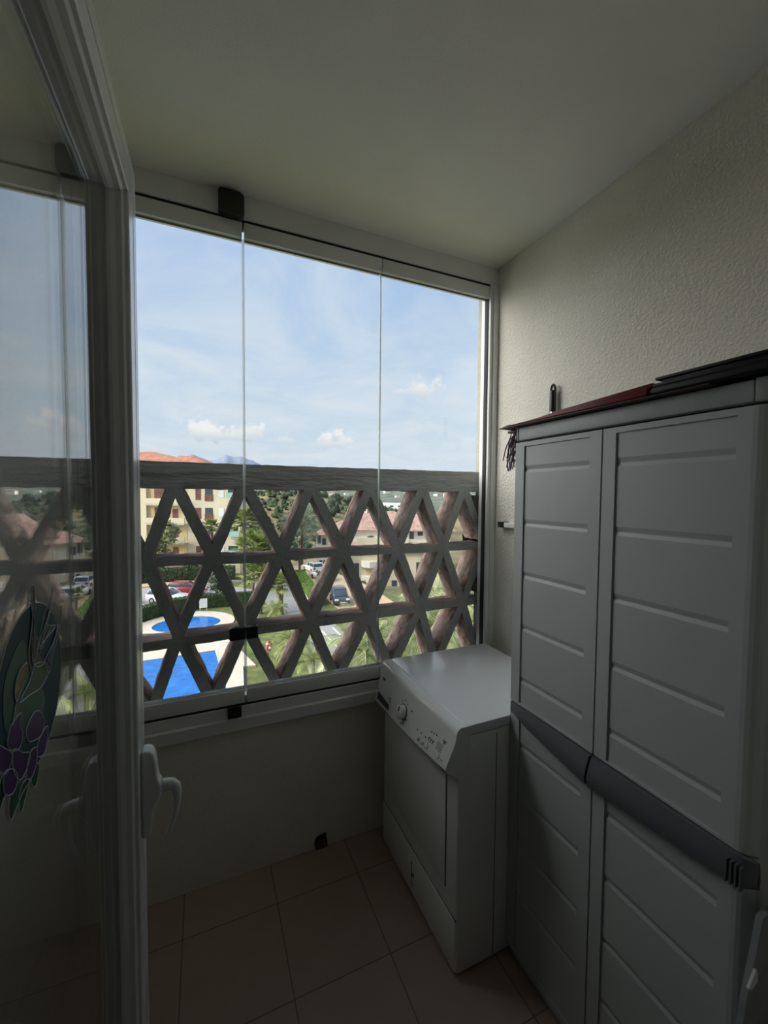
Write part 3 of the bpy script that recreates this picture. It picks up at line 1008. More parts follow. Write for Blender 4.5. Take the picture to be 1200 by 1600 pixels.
# ================================================================== storage cabinet
XC, CY0, CY1 = 0.948, 0.405, 1.077
cb = empty('storage_cabinet', 'tall grey plastic two-door storage cabinet against the right wall', 'cabinet', (XC, CY0, 0))
CW = CY1 - CY0
CDX = 0.392
mb = MB()
mb.box((0.028, 0.004, 0.0), (CDX, CW - 0.001, 1.772))
mb.build('carcass', M['cab'], cb, bevel=0.012, seg=3)
mb = MB()
mb.box((0.020, 0.012, 0.0), (0.10, CW - 0.006, 0.045))
mb.build('plinth', M['cab'], cb, bevel=0.003)
mb = MB(); mb.box((0.0, 0.030, 1.7765), (CDX + 0.004, CW - 0.010, 1.820))
lid = mb.build('lid', M['cab'], cb, bevel=0.006)
mb = MB(); mb.prism([(-0.0005, 0.029), (0.004, 0.012), (0.014, 0.0), (0.030, -0.006), (CDX, -0.006), (CDX, 0.029)], 2, 1.7765, 1.8215)
mb.build('corner_cap', M['cab'], lid, bevel=0.0025, seg=2)
mb = MB(); mb.prism([(0.0, CW - 0.0085), (0.0, CW - 0.002), (0.012, CW + 0.002), (CDX, CW + 0.002), (CDX, CW - 0.0085)], 2, 1.7765, 1.821)
mb.build('corner_cap', M['cab'], lid, bevel=0.004)
mb = MB(); mb.box((0.018, 0.02, 1.7718), (0.3, CW - 0.006, 1.7768))
mb.build('lid_gap', M['gasket'], cb)


def door_leaf(y0, y1, z0, z1, st0, st1, grooves, rail_t, rail_b, round_side):
    """door with stiles and rails round a slightly sunk panel scored by wide V grooves"""
    mb = MB()
    T = 0.028
    SK = 0.0045
    if round_side:
        rr = 0.030
        pts = [(T, y0)]
        for k in range(7):
            a = R(90 * k / 6)
            pts.append((rr - rr * math.sin(a), y0 + rr - rr * math.cos(a)))
        pts += [(0.0, st0), (T, st0)]
        mb.prism(pts, 2, z0, z1)
    else:
        mb.box((0.0, y0, z0), (T, st0, z1))
    mb.box((0.0, st1, z0), (T, y1, z1))
    mb.box((0.0, st0, z1 - rail_t), (T, st1, z1))
    mb.box((0.0, st0, z0), (T, st1, z0 + rail_b))
    prof = [(T, z1 - rail_t), (SK, z1 - rail_t)]
    for g in sorted(grooves, reverse=True):
        prof += [(SK, g + 0.011), (SK + 0.0038, g - 0.001), (SK + 0.0038, g - 0.003), (SK, g - 0.012)]
    prof += [(SK, z0 + rail_b), (T, z0 + rail_b)]
    mb.prism(prof, 1, st0, st1)
    return mb


G_UP = [1.683, 1.510, 1.340, 1.166, 0.991]
G_LO = [0.770, 0.598, 0.428, 0.258]
lo_ = lambda v: v - CY0
YM0, YM1 = lo_(0.7515), lo_(0.7565)
dl = door_leaf(YM1, CW, 0.906, 1.770, lo_(0.792), lo_(1.038), G_UP, 0.014, 0.006, False).build('door', M['cab'], cb)
dl['label'] = 'upper door beside the dryer'
d2 = door_leaf(0.0, YM0, 0.906, 1.770, lo_(0.460), lo_(0.716), G_UP, 0.014, 0.006, True).build('door', M['cab'], cb)
d3 = door_leaf(YM1, CW, 0.048, 0.900, lo_(0.792), lo_(1.034), G_LO, 0.03, 0.02, False).build('door', M['cab'], cb)
d4 = door_leaf(0.0, YM0, 0.048, 0.900, lo_(0.459), lo_(0.716), G_LO, 0.03, 0.02, True).build('door', M['cab'], cb)


def handle_bar(y0, y1, zt0, zt1, f, name, par, wrap):
    """charcoal bar whose lower edge sags and whose body stands out towards f(t)=1"""
    mb = MB()
    K = 26
    rows = []
    for k in range(K + 1):
        t = k / K
        y = y0 + (y1 - y0) * t
        a = f(t)
        zt = zt0 + (zt1 - zt0) * t
        drop = 0.036 + 0.038 * a
        out = 0.004 + 0.024 * a
        if wrap and t < 0.075:
            c = 1 - (t / 0.075)
            out -= 0.030 * c * c
        rows.append([(0.010, y, zt), (-out * 0.40, y, zt), (-out * 0.75, y, zt - drop * 0.35), (-out, y, zt - drop * 0.72), (-out * 0.85, y, zt - drop), (0.010, y, zt - drop + 0.004)])
    n = 6
    for r_ in rows:
        for q in r_:
            mb.v.append(Vector(q))
    for k in range(K):
        for j in range(n):
            mb.f.append([k * n + j, k * n + (j + 1) % n, (k + 1) * n + (j + 1) % n, (k + 1) * n + j]); mb.m.append(0)
    mb.f.append(list(range(n))); mb.m.append(0)
    mb.f.append(list(range(K * n, K * n + n))); mb.m.append(0)
    if wrap:
        for k in range(4):
            y = y0 + 0.014 + 0.008 * k
            mb.box((-0.0235, y, 0.848), (-0.012, y + 0.003, 0.893))
    o = mb.build(name, M['cab_dark'], par, smooth=True)
    o['label'] = 'charcoal handle bar'
    return o


handle_bar(YM1 + 0.001, lo_(1.072), 0.9015, 0.9035, lambda t: max(0.0, 1 - t * 1.05) ** 0.75, 'handle', d3, False)
handle_bar(-0.008, YM0 - 0.001, 0.9035, 0.9015, lambda t: 0.45 + 0.55 * t ** 0.8, 'handle', d4, True)

# ---- things lying on the cabinet
br = empty('brown_board', 'thin dark brown card sheet lying on the cabinet under the red folder', 'card sheet', (0.93, 0.6, 1.8215))
mb = MB(); mb.box((-0.004, -0.10, 0.0), (0.36, 0.535, 0.004)); mb.build('sheet', M['brn_card'], br, bevel=0.001)
mb = MB()
mb.prism([(0.492, 0.0045), (0.530, 0.0045), (0.534, 0.006), (0.510, 0.0100), (0.492, 0.0105)], 0, 0.004, 0.30)
mb.build('top_sheet', M['brn_card'], br)
rd = empty('red_folder', 'dark red folded card lying on top of the cabinet', 'folder', (0.93, 0.63, 1.8262))
for k in range(3):
    mb = MB()
    t0, t1 = 0.0105 * k, 0.0105 * k + 0.0098
    e = 0.45 - 0.03 * k
    mb.prism([(-0.004 + 0.004 * (k % 2), t0), (e, t0 * 0.22), (e + 0.006, t0 * 0.22 + 0.001), (e, t1 * 0.22), (0.25, t1 * 0.62), (-0.004 + 0.004 * (k % 2), t1)], 0, -0.006 + 0.009 * k, 0.29)
    mb.build('leaf', M['red'], rd, bevel=0.0010)
bk = empty('black_folder', 'glossy black folded card lying over the near end of the cabinet top', 'folder', (0.93, 0.41, 1.8262))
mb = MB(); mb.prism([(-0.008, 0.001), (0.0, 0.0), (0.205, 0.0), (0.212, 0.006), (0.205, 0.017), (0.0, 0.018), (-0.008, 0.014)], 0, -0.004, 0.33)
mb.build('fold', M['blk_card'], bk, bevel=0.004, seg=3)
for k in range(3):
    mb = MB()
    z = 0.0184 + 0.0078 * k
    e = 0.007 * (k % 2)
    mb.prism([(-0.012 + e, z), (0.207 - e * 2, z), (0.210 - e * 2, z + 0.003), (0.207 - e * 2, z + 0.0066), (-0.012 + e, z + 0.0072), (-0.016 + e, z + 0.004)], 0, 0.004 + e + 0.004 * k, 0.33)
    mb.build('leaf', M['blk_card'], bk, bevel=0.001)
# ---- mop lying behind the boards, strands hanging by the cabinet side
mop = empty('mop_head', 'purple grey string mop head hanging off the far corner of the cabinet', 'mop', (0.985, 1.105, 1.815))
mb = MB(); mb.box((-0.02, -0.02, -0.004), (0.05, 0.035, 0.004)); mb.build('clamp', M['black'], mop, bevel=0.002)
mb = MB()
for k in range(46):
    x = random.uniform(-0.03, 0.05)
    y = random.uniform(-0.012, 0.04)
    L = random.uniform(0.08, 0.135)
    pts = [(x * 0.6, y * 0.6, 0)]
    for q in range(1, 7):
        t = q / 6
        pts.append((x * (0.6 + 0.5 * t) + 0.006 * math.sin(t * 7 + k), y * (0.6 + 0.5 * t) + 0.005 * math.sin(t * 6 + 2 * k) + 0.012 * t, -L * t))
    mb.tube(pts, 0.0021, 5)
st = mb.build('strands', M['yarn'], mop, smooth=True)
st['kind'] = 'stuff'
# ---- broom handle rising behind the cabinet
bm_ = empty('broom_handle', 'black tipped metal broom handle standing against the wall behind the cabinet', 'broom', (1.365, 1.330, 0))
mb = MB(); mb.tube([(0, 0, 0), (0, 0, 1.97)], 0.0105, 16); mb.build('pole', M['chrome'], bm_, smooth=True)
mb = MB()
mb.tube([(0, 0, 1.955), (0, 0, 1.96), (0, 0, 2.035), (0, 0, 2.045)], [0.0125, 0.0135, 0.0135, 0.010], 16)
mb.tube([(0.0, 0.010, 2.035), (0, 0.011, 2.052), (0, 0.006, 2.066), (0, 0, 2.070), (0, -0.006, 2.066), (0, -0.011, 2.052), (0, -0.010, 2.035)], 0.0048, 8)
mb.build('hanging_tip', M['black'], bm_, smooth=True)
# ---- bracket on the wall
wb = empty('wall_bracket', 'small white wall bracket with a black end beside the cabinet', 'bracket', (W, 1.615, 1.452))
mb = MB(); mb.box((-0.03, -0.075, -0.012), (0.0, 0.0, 0.012)); mb.build('bar', M['upvc'], wb, bevel=0.002)
mb = MB(); mb.box((-0.032, 0.0, -0.014), (0.0, 0.045, 0.014)); mb.build('end_cap', M['black'], wb, bevel=0.002)
# ---- grey board leaning by the doorway
lb = empty('grey_board', 'dark grey board with a torn edge leaning by the near end of the cabinet', 'board', (0.0, 0.376, 0))
mb = MB(); mb.prism([(0.850, 0.0), (0.862, 0.58), (0.882, 0.69), (0.908, 0.77), (0.925, 0.83), (0.99, 0.83), (0.99, 0.0)], 1, 0.0, 0.010)
mb.build('sheet', mat('grey_board_face', (0.24, 0.24, 0.25), 0.8, 0.1, 30), lb)
mb = MB(); mb.prism([(0.880, 0.722), (0.902, 0.748), (0.908, 0.742), (0.908, 0.722), (0.890, 0.715)], 1, -0.004, 0.0)
mb.build('torn_flap', mat('torn_paper', (0.62, 0.62, 0.62), 0.9), lb)

# ================================================================== outdoors: land
G = -10.0
RHO = [0, 45, 60, 75, 95, 130, 190, 240, 400, 700, 1200, 1800, 2600, 3600]
ROWS = [(-90, [-10, -10, -10, -10, -10, -10, -6, -4, -15, -20, 0, 50, 80, 60]),
        (3, [-10, -10, -10, -10, -10, -10, -6, -4, -15, -20, 0, 50, 80, 60]),
        (8, [-10, -10, -10.5, -12, -13, -13, -4, 2.2, -15, -20, 0, 50, 80, 60]),
        (15, [-10, -10, -10.5, -12, -13.5, -14, -5, 1.0, -15, -20, 0, 50, 80, 60]),
        (24, [-10, -10, -12, -17, -18, -16, -8, -7, -30, -22, 0, 52, 92, 70]),
        (90, [-10, -10, -13, -17, -18, -16, -8, -7, -30, -22, 0, 52, 92, 70])]


def interp(xs, ys, x):
    if x <= xs[0]:
        return ys[0]
    for i in range(len(xs) - 1):
        if x <= xs[i + 1]:
            t = (x - xs[i]) / (xs[i + 1] - xs[i])
            t = t * t * (3 - 2 * t)
            return ys[i] + (ys[i + 1] - ys[i]) * t
    return ys[-1]


def hz(x, y):
    th = math.degrees(math.atan2(x, max(y, 0.01)))
    rho = math.hypot(x, y)
    a = [interp(RHO, r[1], rho) for r in ROWS]
    z = interp([r[0] for r in ROWS], a, th)
    if rho > 90:
        k = min(1, (rho - 90) / 200)
        z += k * (3.2 * noise.noise(Vector((x / 60, y / 60, 0))) + 0.012 * rho * noise.noise(Vector((x / 330, y / 330, 5))))
    return z


def land(name, r0, r1, nr, m, label, cat, drop=0.0):
    mb = MB()
    nt = 84
    for i in range(nr + 1):
        rho = r0 * (r1 / r0) ** (i / nr)
        for j in range(nt + 1):
            th = R(-62 + 140 * j / nt)
            x, y = rho * math.sin(th), rho * math.cos(th)
            mb.v.append(Vector((x, y, hz(x, y) - drop)))
    for i in range(nr):
        for j in range(nt):
            a = i * (nt + 1) + j
            mb.f.append([a, a + 1, a + nt + 2, a + nt + 1]); mb.m.append(0)
    return struct(name, mb, m, label, cat, smooth=True)


land('lawn', 2.4, 58, 26, M['grass'], 'green lawn round the pools below the balcony', 'lawn', 0.06)
land('hillside', 58, 270, 34, M['scrub'], 'dry yellow hillside dotted with bushes', 'hill')
land('wooded_hills', 270, 3600, 60, M['forest'], 'distant wooded hills under the sky', 'hills')
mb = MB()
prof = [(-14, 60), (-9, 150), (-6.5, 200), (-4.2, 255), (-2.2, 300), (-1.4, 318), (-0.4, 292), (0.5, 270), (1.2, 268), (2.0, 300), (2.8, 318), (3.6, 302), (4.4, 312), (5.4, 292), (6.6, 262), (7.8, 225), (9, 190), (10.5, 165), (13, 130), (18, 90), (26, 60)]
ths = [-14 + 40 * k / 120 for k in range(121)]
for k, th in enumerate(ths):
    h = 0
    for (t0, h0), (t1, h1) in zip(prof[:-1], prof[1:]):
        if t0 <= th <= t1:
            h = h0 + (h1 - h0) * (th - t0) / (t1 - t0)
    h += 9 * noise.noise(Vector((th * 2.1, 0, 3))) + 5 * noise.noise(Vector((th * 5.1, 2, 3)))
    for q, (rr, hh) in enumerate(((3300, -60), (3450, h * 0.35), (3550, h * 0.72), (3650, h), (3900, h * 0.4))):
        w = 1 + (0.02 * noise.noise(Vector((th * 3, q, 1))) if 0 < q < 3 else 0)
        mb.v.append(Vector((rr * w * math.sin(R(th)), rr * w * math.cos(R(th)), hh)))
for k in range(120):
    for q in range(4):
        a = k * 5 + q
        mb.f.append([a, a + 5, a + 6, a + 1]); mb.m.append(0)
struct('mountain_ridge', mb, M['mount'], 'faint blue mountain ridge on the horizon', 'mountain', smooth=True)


def slab(name, pts, z0, z1, m, label, cat, kind='structure', hole=None):
    mb = MB()
    mb.prism(pts, 2, z0, z1)
    o = mb.build(name, m)
    return tag(o, label, cat, None, kind)


def ell(cx, cy, rx, ry, n=48, rot=0.0):
    out = []
    for k in range(n):
        a = 2 * math.pi * k / n
        x, y = rx * math.cos(a), ry * math.sin(a)
        out.append((cx + x * math.cos(rot) - y * math.sin(rot), cy + x * math.sin(rot) + y * math.cos(rot)))
    return out


# pool terrace built round the basin
pool = [(-13.0, 31.6), (0.65, 32.25), (1.55, 20.0), (-13.0, 19.2)]
mb = MB()
outer = [(-16, 34.6), (1.35, 34.9), (1.95, 33.5), (3.10, 28.35), (2.30, 28.45), (2.05, 24.8), (2.6, 17.5), (-16, 16.5)]
zt_ = G + 0.06
for ring in ([(-16, 34.6), (1.35, 34.9), (1.95, 33.5), (0.65, 32.25), (-13, 31.6)], [(1.95, 33.5), (3.10, 28.35), (2.30, 28.45), (2.05, 24.8), (2.6, 17.5), (1.55, 20.0), (0.65, 32.25)],
             [(2.6, 17.5), (-16, 16.5), (-13, 19.2), (1.55, 20.0)], [(-16, 16.5), (-16, 34.6), (-13, 31.6), (-13, 19.2)]):
    mb.prism(ring, 2, G - 0.5, zt_)
struct('pool_terrace', mb, M['paving'], 'cream paved terrace round the rectangular pool', 'terrace')
slabp = MB(); slabp.prism(pool, 2, G - 0.5, G + 0.0)
wp = slabp.build('swimming_pool', M['water'])
tag(wp, 'large rectangular blue swimming pool below the balcony', 'pool')
mb = MB()
e_in, e_out = ell(-1.45, 39.8, 2.75, 2.2, 56), ell(-1.45, 39.9, 3.95, 3.75, 56)
for k in range(56):
    k2 = (k + 1) % 56
    mb.prism([e_in[k], e_in[k2], e_out[k2], e_out[k]], 2, G - 0.5, zt_)
struct('children_terrace', mb, M['paving'], 'round cream paving about the small pool', 'terrace')
mb = MB(); mb.prism([(-16, 38.0), (-5.0, 37.9), (-4.6, 41.3), (-5.4, 42.0), (-16, 40.5)], 2, G - 0.4, G + 0.05)
struct('pool_path', mb, M['paving'], 'cream paved path left of the small pool', 'path')
mb = MB(); mb.prism(e_in, 2, G - 0.5, G + 0.01)
tag(mb.build('paddling_pool', M['water']), 'small oval blue paddling pool beyond the large one', 'pool')

# pool ladder, lifebuoy, sign
ld = empty('pool_ladder', 'curved steel ladder at the corner of the large pool', 'ladder', (1.1, 30.6, G))
for k, dy in enumerate((-0.3, 0.3)):
    mb = MB()
    pts = [(-0.32, dy, -0.5), (-0.32, dy, 0.55)]
    for q in range(9):
        a = R(180 - 22.5 * q)
        pts.append((0.08 + 0.40 * math.cos(a), dy, 0.72 + 0.34 * math.sin(a)))
    pts += [(0.48, dy, 0.06)]
    mb.tube(pts, 0.03, 8)
    mb.build('rail', M['shutter'], ld, smooth=True)
for k in range(2):
    mb = MB(); mb.box((-0.36, -0.3, -0.05 - 0.3 * k), (-0.26, 0.3, -0.01 - 0.3 * k)); mb.build('tread', M['shutter'], ld)
lbx = empty('lifebuoy', 'red and white lifebuoy on a post on the lawn', 'lifebuoy', (3.86, 27.7, G), R(58))
mb = MB()
mb.tube([(0.29 * math.cos(2 * math.pi * k / 28), 0, 1.45 + 0.29 * math.sin(2 * math.pi * k / 28)) for k in range(28)], 0.085, 10, closed=True)
mb.build('ring', M['orange'], lbx, smooth=True)
for k in range(4):
    a = R(45 + 90 * k)
    mb = MB()
    mb.tube([(0.29 * math.cos(a + d), 0, 1.45 + 0.29 * math.sin(a + d)) for d in (-0.16, 0, 0.16)], 0.091, 10)
    mb.build('band', M['buoy_white'], lbx, smooth=True)
for dx in (-0.2, 0.2):
    mb = MB(); mb.box((dx - 0.025, 0.09, -0.05), (dx + 0.025, 0.14, 1.7)); mb.build('post', M['trunk'], lbx)
sg = empty('pool_notice_board', 'blank white notice board standing at the hedge by the small pool', 'sign', (-0.15, 43.6, G))
mb = MB(); mb.box((-0.36, -0.02, 0.35), (0.36, 0.02, 1.25)); mb.build('board', M['shutter'], sg)
for dx in (-0.3, 0.3):
    mb = MB(); mb.box((dx - 0.025, 0.02, -0.05), (dx + 0.025, 0.06, 1.2)); mb.build('post', M['shutter'], sg)

# roads
mb = MB(); mb.prism([(-30, 46.5), (-6, 46.6), (5.8, 47.0), (6.0, 50.5), (1.0, 57.0), (-6, 57.2), (-30, 55)], 2, G - 0.3, G + 0.03)
struct('parking_road', mb, M['asphalt'], 'grey parking road behind the clipped hedge', 'road')
mb = MB(); mb.prism([(-30, 55.0), (-6, 57.2), (1.0, 57.0), (2.0, 58.6), (-6, 59.2), (-30, 57.0)], 2, G - 0.3, G + 0.14)
struct('parking_kerb', mb, M['sand'], 'tan pavement strip beyond the parking road', 'pavement')
mb = MB(); mb.prism([(5.9, 18), (11.2, 18), (10.75, 30), (10.5, 40), (10.3, 47), (10.9, 58), (12.5, 70), (6.5, 70), (5.7, 58), (5.8, 47), (6.4, 38), (6.4, 30)], 2, G - 2.5, G + 0.02)
struct('estate_road', mb, M['asphalt'], 'pale road running past the palms', 'road')
mb = MB()
mb.prism([(10.35, 18), (10.47, 18), (10.2, 34), (10.08, 34)], 2, G, G + 0.035)
mb.prism([(9.15, 27.5), (9.26, 27.5), (9.2, 30.0), (9.09, 30.0)], 2, G, G + 0.035)
mb.prism([(9.05, 31.0), (9.16, 31.0), (9.10, 33.5), (8.99, 33.5)], 2, G, G + 0.035)
mb.prism([(9.0, 36.0), (9.11, 36.0), (8.95, 38.6), (8.84, 38.6)], 2, G, G + 0.035)
struct('road_markings', mb, M['line'], 'white lane lines painted on the pale road', 'road marking')
mb = MB(); mb.prism([(10.35, 40), (10.6, 40), (10.55, 48), (11.2, 58), (10.9, 58), (10.3, 47)], 2, G - 0.3, G + 0.15)
struct('road_kerb', mb, M['line'], 'white kerb along the bright hedge', 'kerb')
mb = MB(); mb.prism([(12.4, 39), (18.5, 36.0), (19.0, 48), (16.5, 66), (12.6, 66), (12.3, 52)], 2, G - 4.5, G + 0.04)
struct('pavement', mb, M['sand'], 'tan pavement where cars stand beside the road', 'pavement')


# ------------------------------------------------------------------ planting
def leaf_cloud(mb, c, r, n, size, squash=0.8, mi=0, rnd=random):
    """n small leaf quads spread through an ellipsoid shell"""
    for _ in range(n):
        while True:
            p = Vector((rnd.uniform(-1, 1), rnd.uniform(-1, 1), rnd.uniform(-1, 1)))
            if 0.35 < p.length < 1:
                break
        p = p.normalized() * (0.62 + 0.38 * rnd.random())
        q = Vector((c[0] + p.x * r, c[1] + p.y * r, c[2] + p.z * r * squash))
        nn = (p + Vector((rnd.gauss(0, .5), rnd.gauss(0, .5), rnd.gauss(0, .5) + .4))).normalized()
        a = nn.orthogonal().normalized()
        b = nn.cross(a)
        t = rnd.uniform(0, 6.28)
        a, b = a * math.cos(t) + b * math.sin(t), b * math.cos(t) - a * math.sin(t)
        s = size * rnd.uniform(0.6, 1.3)
        mb.quad(q - a * s, q - b * s * 0.55, q + a * s, q + b * s * 0.55, mi)


def core(mb, c, r, squash, rnd, mi=0):
    vs, fs = [], []
    nu, nv = 8, 5
    for i in range(nv + 1):
        ph = math.pi * i / nv
        for j in range(nu):
            a = 2 * math.pi * j / nu
            k = r * 0.72 * rnd.uniform(0.85, 1.1)
            vs.append((c[0] + k * math.sin(ph) * math.cos(a), c[1] + k * math.sin(ph) * math.sin(a), c[2] + k * squash * math.cos(ph)))
    for i in range(nv):
        for j in range(nu):
            fs.append((i * nu + j, i * nu + (j + 1) % nu, (i + 1) * nu + (j + 1) % nu, (i + 1) * nu + j))
    mb._add(vs, fs, mi)


def bush_mesh(seed, lobes, n, size):
    rnd = random.Random(seed)
    mb = MB()
    for _ in range(lobes):
        a = rnd.uniform(0, 6.28)
        d = rnd.uniform(0.0, 0.55)
        r = rnd.uniform(0.45, 0.7)
        c = (d * math.cos(a), d * math.sin(a), rnd.uniform(0.35, 0.75))
        core(mb, c, r, 0.85, rnd)
        leaf_cloud(mb, c, r, n, size, 0.85, 0, rnd)
    return mb


def bush(name, x, y, s, m, label, cat='bush', group=None, seed=1, h=1.0, z=None, lobes=6, n=90, size=0.10):
    o = bush_mesh(seed, lobes, n, size).build(name, m)
    o.location = (x, y, (hz(x, y) if z is None else z) - 0.1 * s)
    o.scale = (s, s, s * h)
    o.rotation_euler = (0, 0, seed * 1.7)
    return tag(o, label, cat, group)


def tree(name, x, y, ht, cr, m, label, seed, group=None, squash=1.0, z=None, low=0.0, n=11):
    rnd = random.Random(seed)
    zb = hz(x, y) if z is None else z
    e = empty(name, label, 'tree', (x, y, zb), seed * 0.7, group)
    mb = MB()
    mb.tube([(0, 0, -0.3), (0.05, 0, ht * 0.4), (0.0, 0.05, ht * 0.8)], [0.16, 0.11, 0.05], 8)
    for k in range(5):
        a = k * 1.26
        mb.tube([(0, 0, ht * 0.45), (cr * 0.45 * math.cos(a), cr * 0.45 * math.sin(a), ht * 0.75)], [0.06, 0.02], 5)
    mb.build('trunk', M['trunk'], e, smooth=True)
    mb = MB()
    for _ in range(n):
        a = rnd.uniform(0, 6.28)
        d = cr * rnd.uniform(0.05, 0.7)
        zz = ht - cr * squash * rnd.uniform(0.3, 1.6) * (1 + low)
        rr = cr * rnd.uniform(0.3, 0.5)
        core(mb, (d * math.cos(a), d * math.sin(a), zz), rr * 0.8, 0.8, rnd)
        leaf_cloud(mb, (d * math.cos(a), d * math.sin(a), zz), rr, 110, cr * 0.085, 0.8, 0, rnd)
    mb.build('crown', m, e)
    return e


def feather_frond(mb, az, el, L, leaflets, lw, rnd, droop=1.0, ll=0.42):
    d0 = Vector((math.cos(az) * math.cos(el), math.sin(az) * math.cos(el), math.sin(el)))
    side = Vector((-math.sin(az), math.cos(az), 0))
    pts = []
    p = Vector((0, 0, 0))
    d = d0.copy()
    K = 12
    for k in range(K + 1):
        pts.append(p.copy())
        p = p + d * (L / K)
        d = (d + Vector((0, 0, -0.16 * droop * (0.4 + k / K)))).normalized()
    mb.tube(pts, [0.022 * L * (1 - 0.85 * k / K) + 0.002 for k in range(K + 1)], 4)
    for i in range(leaflets):
        t = 0.16 + 0.84 * i / (leaflets - 1)
        f = t * K
        k = min(int(f), K - 1)
        q = pts[k].lerp(pts[k + 1], f - k)
        tang = (pts[k + 1] - pts[k]).normalized()
        nrm = side.cross(tang).normalized()
        le = L * ll * (math.sin(math.pi * (0.12 + 0.80 * t)) ** 0.7) * rnd.uniform(0.85, 1.1)
        for sgn in (-1, 1):
            dirv = (side * sgn * 0.80 + tang * 0.62 + nrm * 0.25 * abs(rnd.gauss(0.6, .3)) - Vector((0, 0, 0.18 * droop))).normalized()
            tip = q + dirv * le + Vector((0, 0, -0.16 * le * droop))
            mid = q + dirv * le * 0.5 + Vector((0, 0, 0.02 * le))
            w = tang * lw * L
            mb._add([q - w * 0.5, q + w * 0.5, mid + w * 0.6, tip, mid - w * 0.6], [(0, 1, 2, 4), (4, 2, 3)], 0)


def fan_frond(mb, az, el, L, rnd, blades=15, fold=0.5):
    d = Vector((math.cos(az) * math.cos(el), math.sin(az) * math.cos(el), math.sin(el)))
    side = Vector((-math.sin(az), math.cos(az), 0))
    up_ = side.cross(d).normalized()
    if up_.z < 0:
        up_ = -up_
    c = d * L * 0.52
    mb.tube([Vector((0, 0, 0)), c * 0.5 + Vector((0, 0, .02 * L)), c], [0.018 * L, 0.012 * L, 0.008 * L], 4)
    for i in range(blades):
        a = R(-100 + 200 * i / (blades - 1))
        b = (d * math.cos(a) + side * math.sin(a)).normalized()
        le = L * 0.55 * (0.72 + 0.28 * math.cos(a)) * rnd.uniform(0.85, 1.1)
        w = up_.cross(b).normalized() * 0.055 * L
        mid = c + b * le * 0.55 + up_ * 0.03 * L
        tip = c + b * le + Vector((0, 0, -0.22 * le * fold))
        mb._add([c, mid + w, tip, mid - w], [(0, 1, 2, 3)], 0)


def palm(name, x, y, zc, rad, kind, m, label, seed, fronds=22, each=False, group=None, trunk_r=0.16, zb=None, droop=1.0, lw=0.016, leaflets=26):
    rnd = random.Random(seed)
    zb = hz(x, y) if zb is None else zb
    e = empty(name, label, 'palm', (x, y, zb), 0, group)
    h = zc - zb
    mb = MB()
    K = max(4, int(h / 0.35))
    lean = rnd.uniform(-0.02, 0.02)
    pts = [(lean * h * (k / K), 0, h * k / K - (0.2 if k == 0 else 0)) for k in range(K + 1)]
    mb.tube(pts, [trunk_r * (1.35 if k == 0 else 1.0 + 0.10 * (k % 2)) for k in range(K + 1)], 9)
    mb.build('trunk', M['trunk'], e, smooth=True)
    top = Vector(pts[-1])
    mb = MB()
    for k in range(fronds):
        az = k * 2.39996 + rnd.uniform(-.2, .2)
        el = R(82 - 108 * (k / fronds) ** 0.8 + rnd.uniform(-6, 6))
        sub = MB() if each else mb
        sub.xf = Matrix.Translation(top)
        L = rad * rnd.uniform(0.85, 1.1)
        if kind == 'feather':
            feather_frond(sub, az, el, L, leaflets, lw, rnd, droop)
        else:
            fan_frond(sub, az, el, L, rnd)
        if each:
            sub.build('frond', m, e)
    if not each:
        mb.build('crown', m, e)
    return e


def hedge_run(name, pts, w, h, m, label, n, size, seed=3, z=None):
    rnd = random.Random(seed)
    mb = MB()
    for (xa, ya), (xb, yb) in zip(pts[:-1], pts[1:]):
        d = Vector((xb - xa, yb - ya, 0))
        L = d.length
        d.normalize()
        s = Vector((-d.y, d.x, 0))
        za, zb = (hz(xa, ya), hz(xb, yb)) if z is None else (z, z)
        A, B = Vector((xa, ya, za)), Vector((xb, yb, zb))
        c = [A - s * w * .46, B - s * w * .46, B + s * w * .46, A + s * w * .46]
        vs = [v - Vector((0, 0, .2)) for v in c] + [v + Vector((0, 0, h * 0.97)) for v in c]
        mb._add(vs, [(0, 3, 2, 1), (4, 5, 6, 7), (0, 1, 5, 4), (1, 2, 6, 5), (2, 3, 7, 6), (3, 0, 4, 7)], 0)
        for _ in range(int(n * L)):
            t = rnd.random()
            base = A.lerp(B, t)
            f = rnd.random()
            if f < 0.45:
                p = base + s * rnd.uniform(-.5, .5) * w + Vector((0, 0, h)); nn = Vector((0, 0, 1))
            else:
                sg_ = -1 if rnd.random() < .5 else 1
                p = base + s * sg_ * .5 * w + Vector((0, 0, rnd.uniform(0, h))); nn = s * sg_
            nn = (nn + Vector((rnd.gauss(0, .5), rnd.gauss(0, .5), rnd.gauss(0, .5)))).normalized()
            a = nn.orthogonal().normalized(); b = nn.cross(a)
            q = size * rnd.uniform(.6, 1.3)
            mb.quad(p - a * q, p - b * q * .6, p + a * q, p + b * q * .6, 0)
    o = mb.build(name, m)
    return tag(o, label, 'hedge')


hedge_run('clipped_hedge', [(-13, 39.2), (-7.5, 41.0), (-5.2, 42.6), (-3.1, 44.4), (-0.6, 45.3), (2.0, 45.2), (4.6, 44.6)], 1.0, 1.25, M['hedge'], 'dark clipped hedge curving between the pools and parked cars', 260, 0.085)
hedge_run('bright_hedge', [(10.95, 41.6), (11.2, 46.5), (11.6, 52), (12.2, 57)], 1.3, 1.0, M['hedge_bright'], 'bright green clipped hedge along the road kerb', 260, 0.085, 5, G)

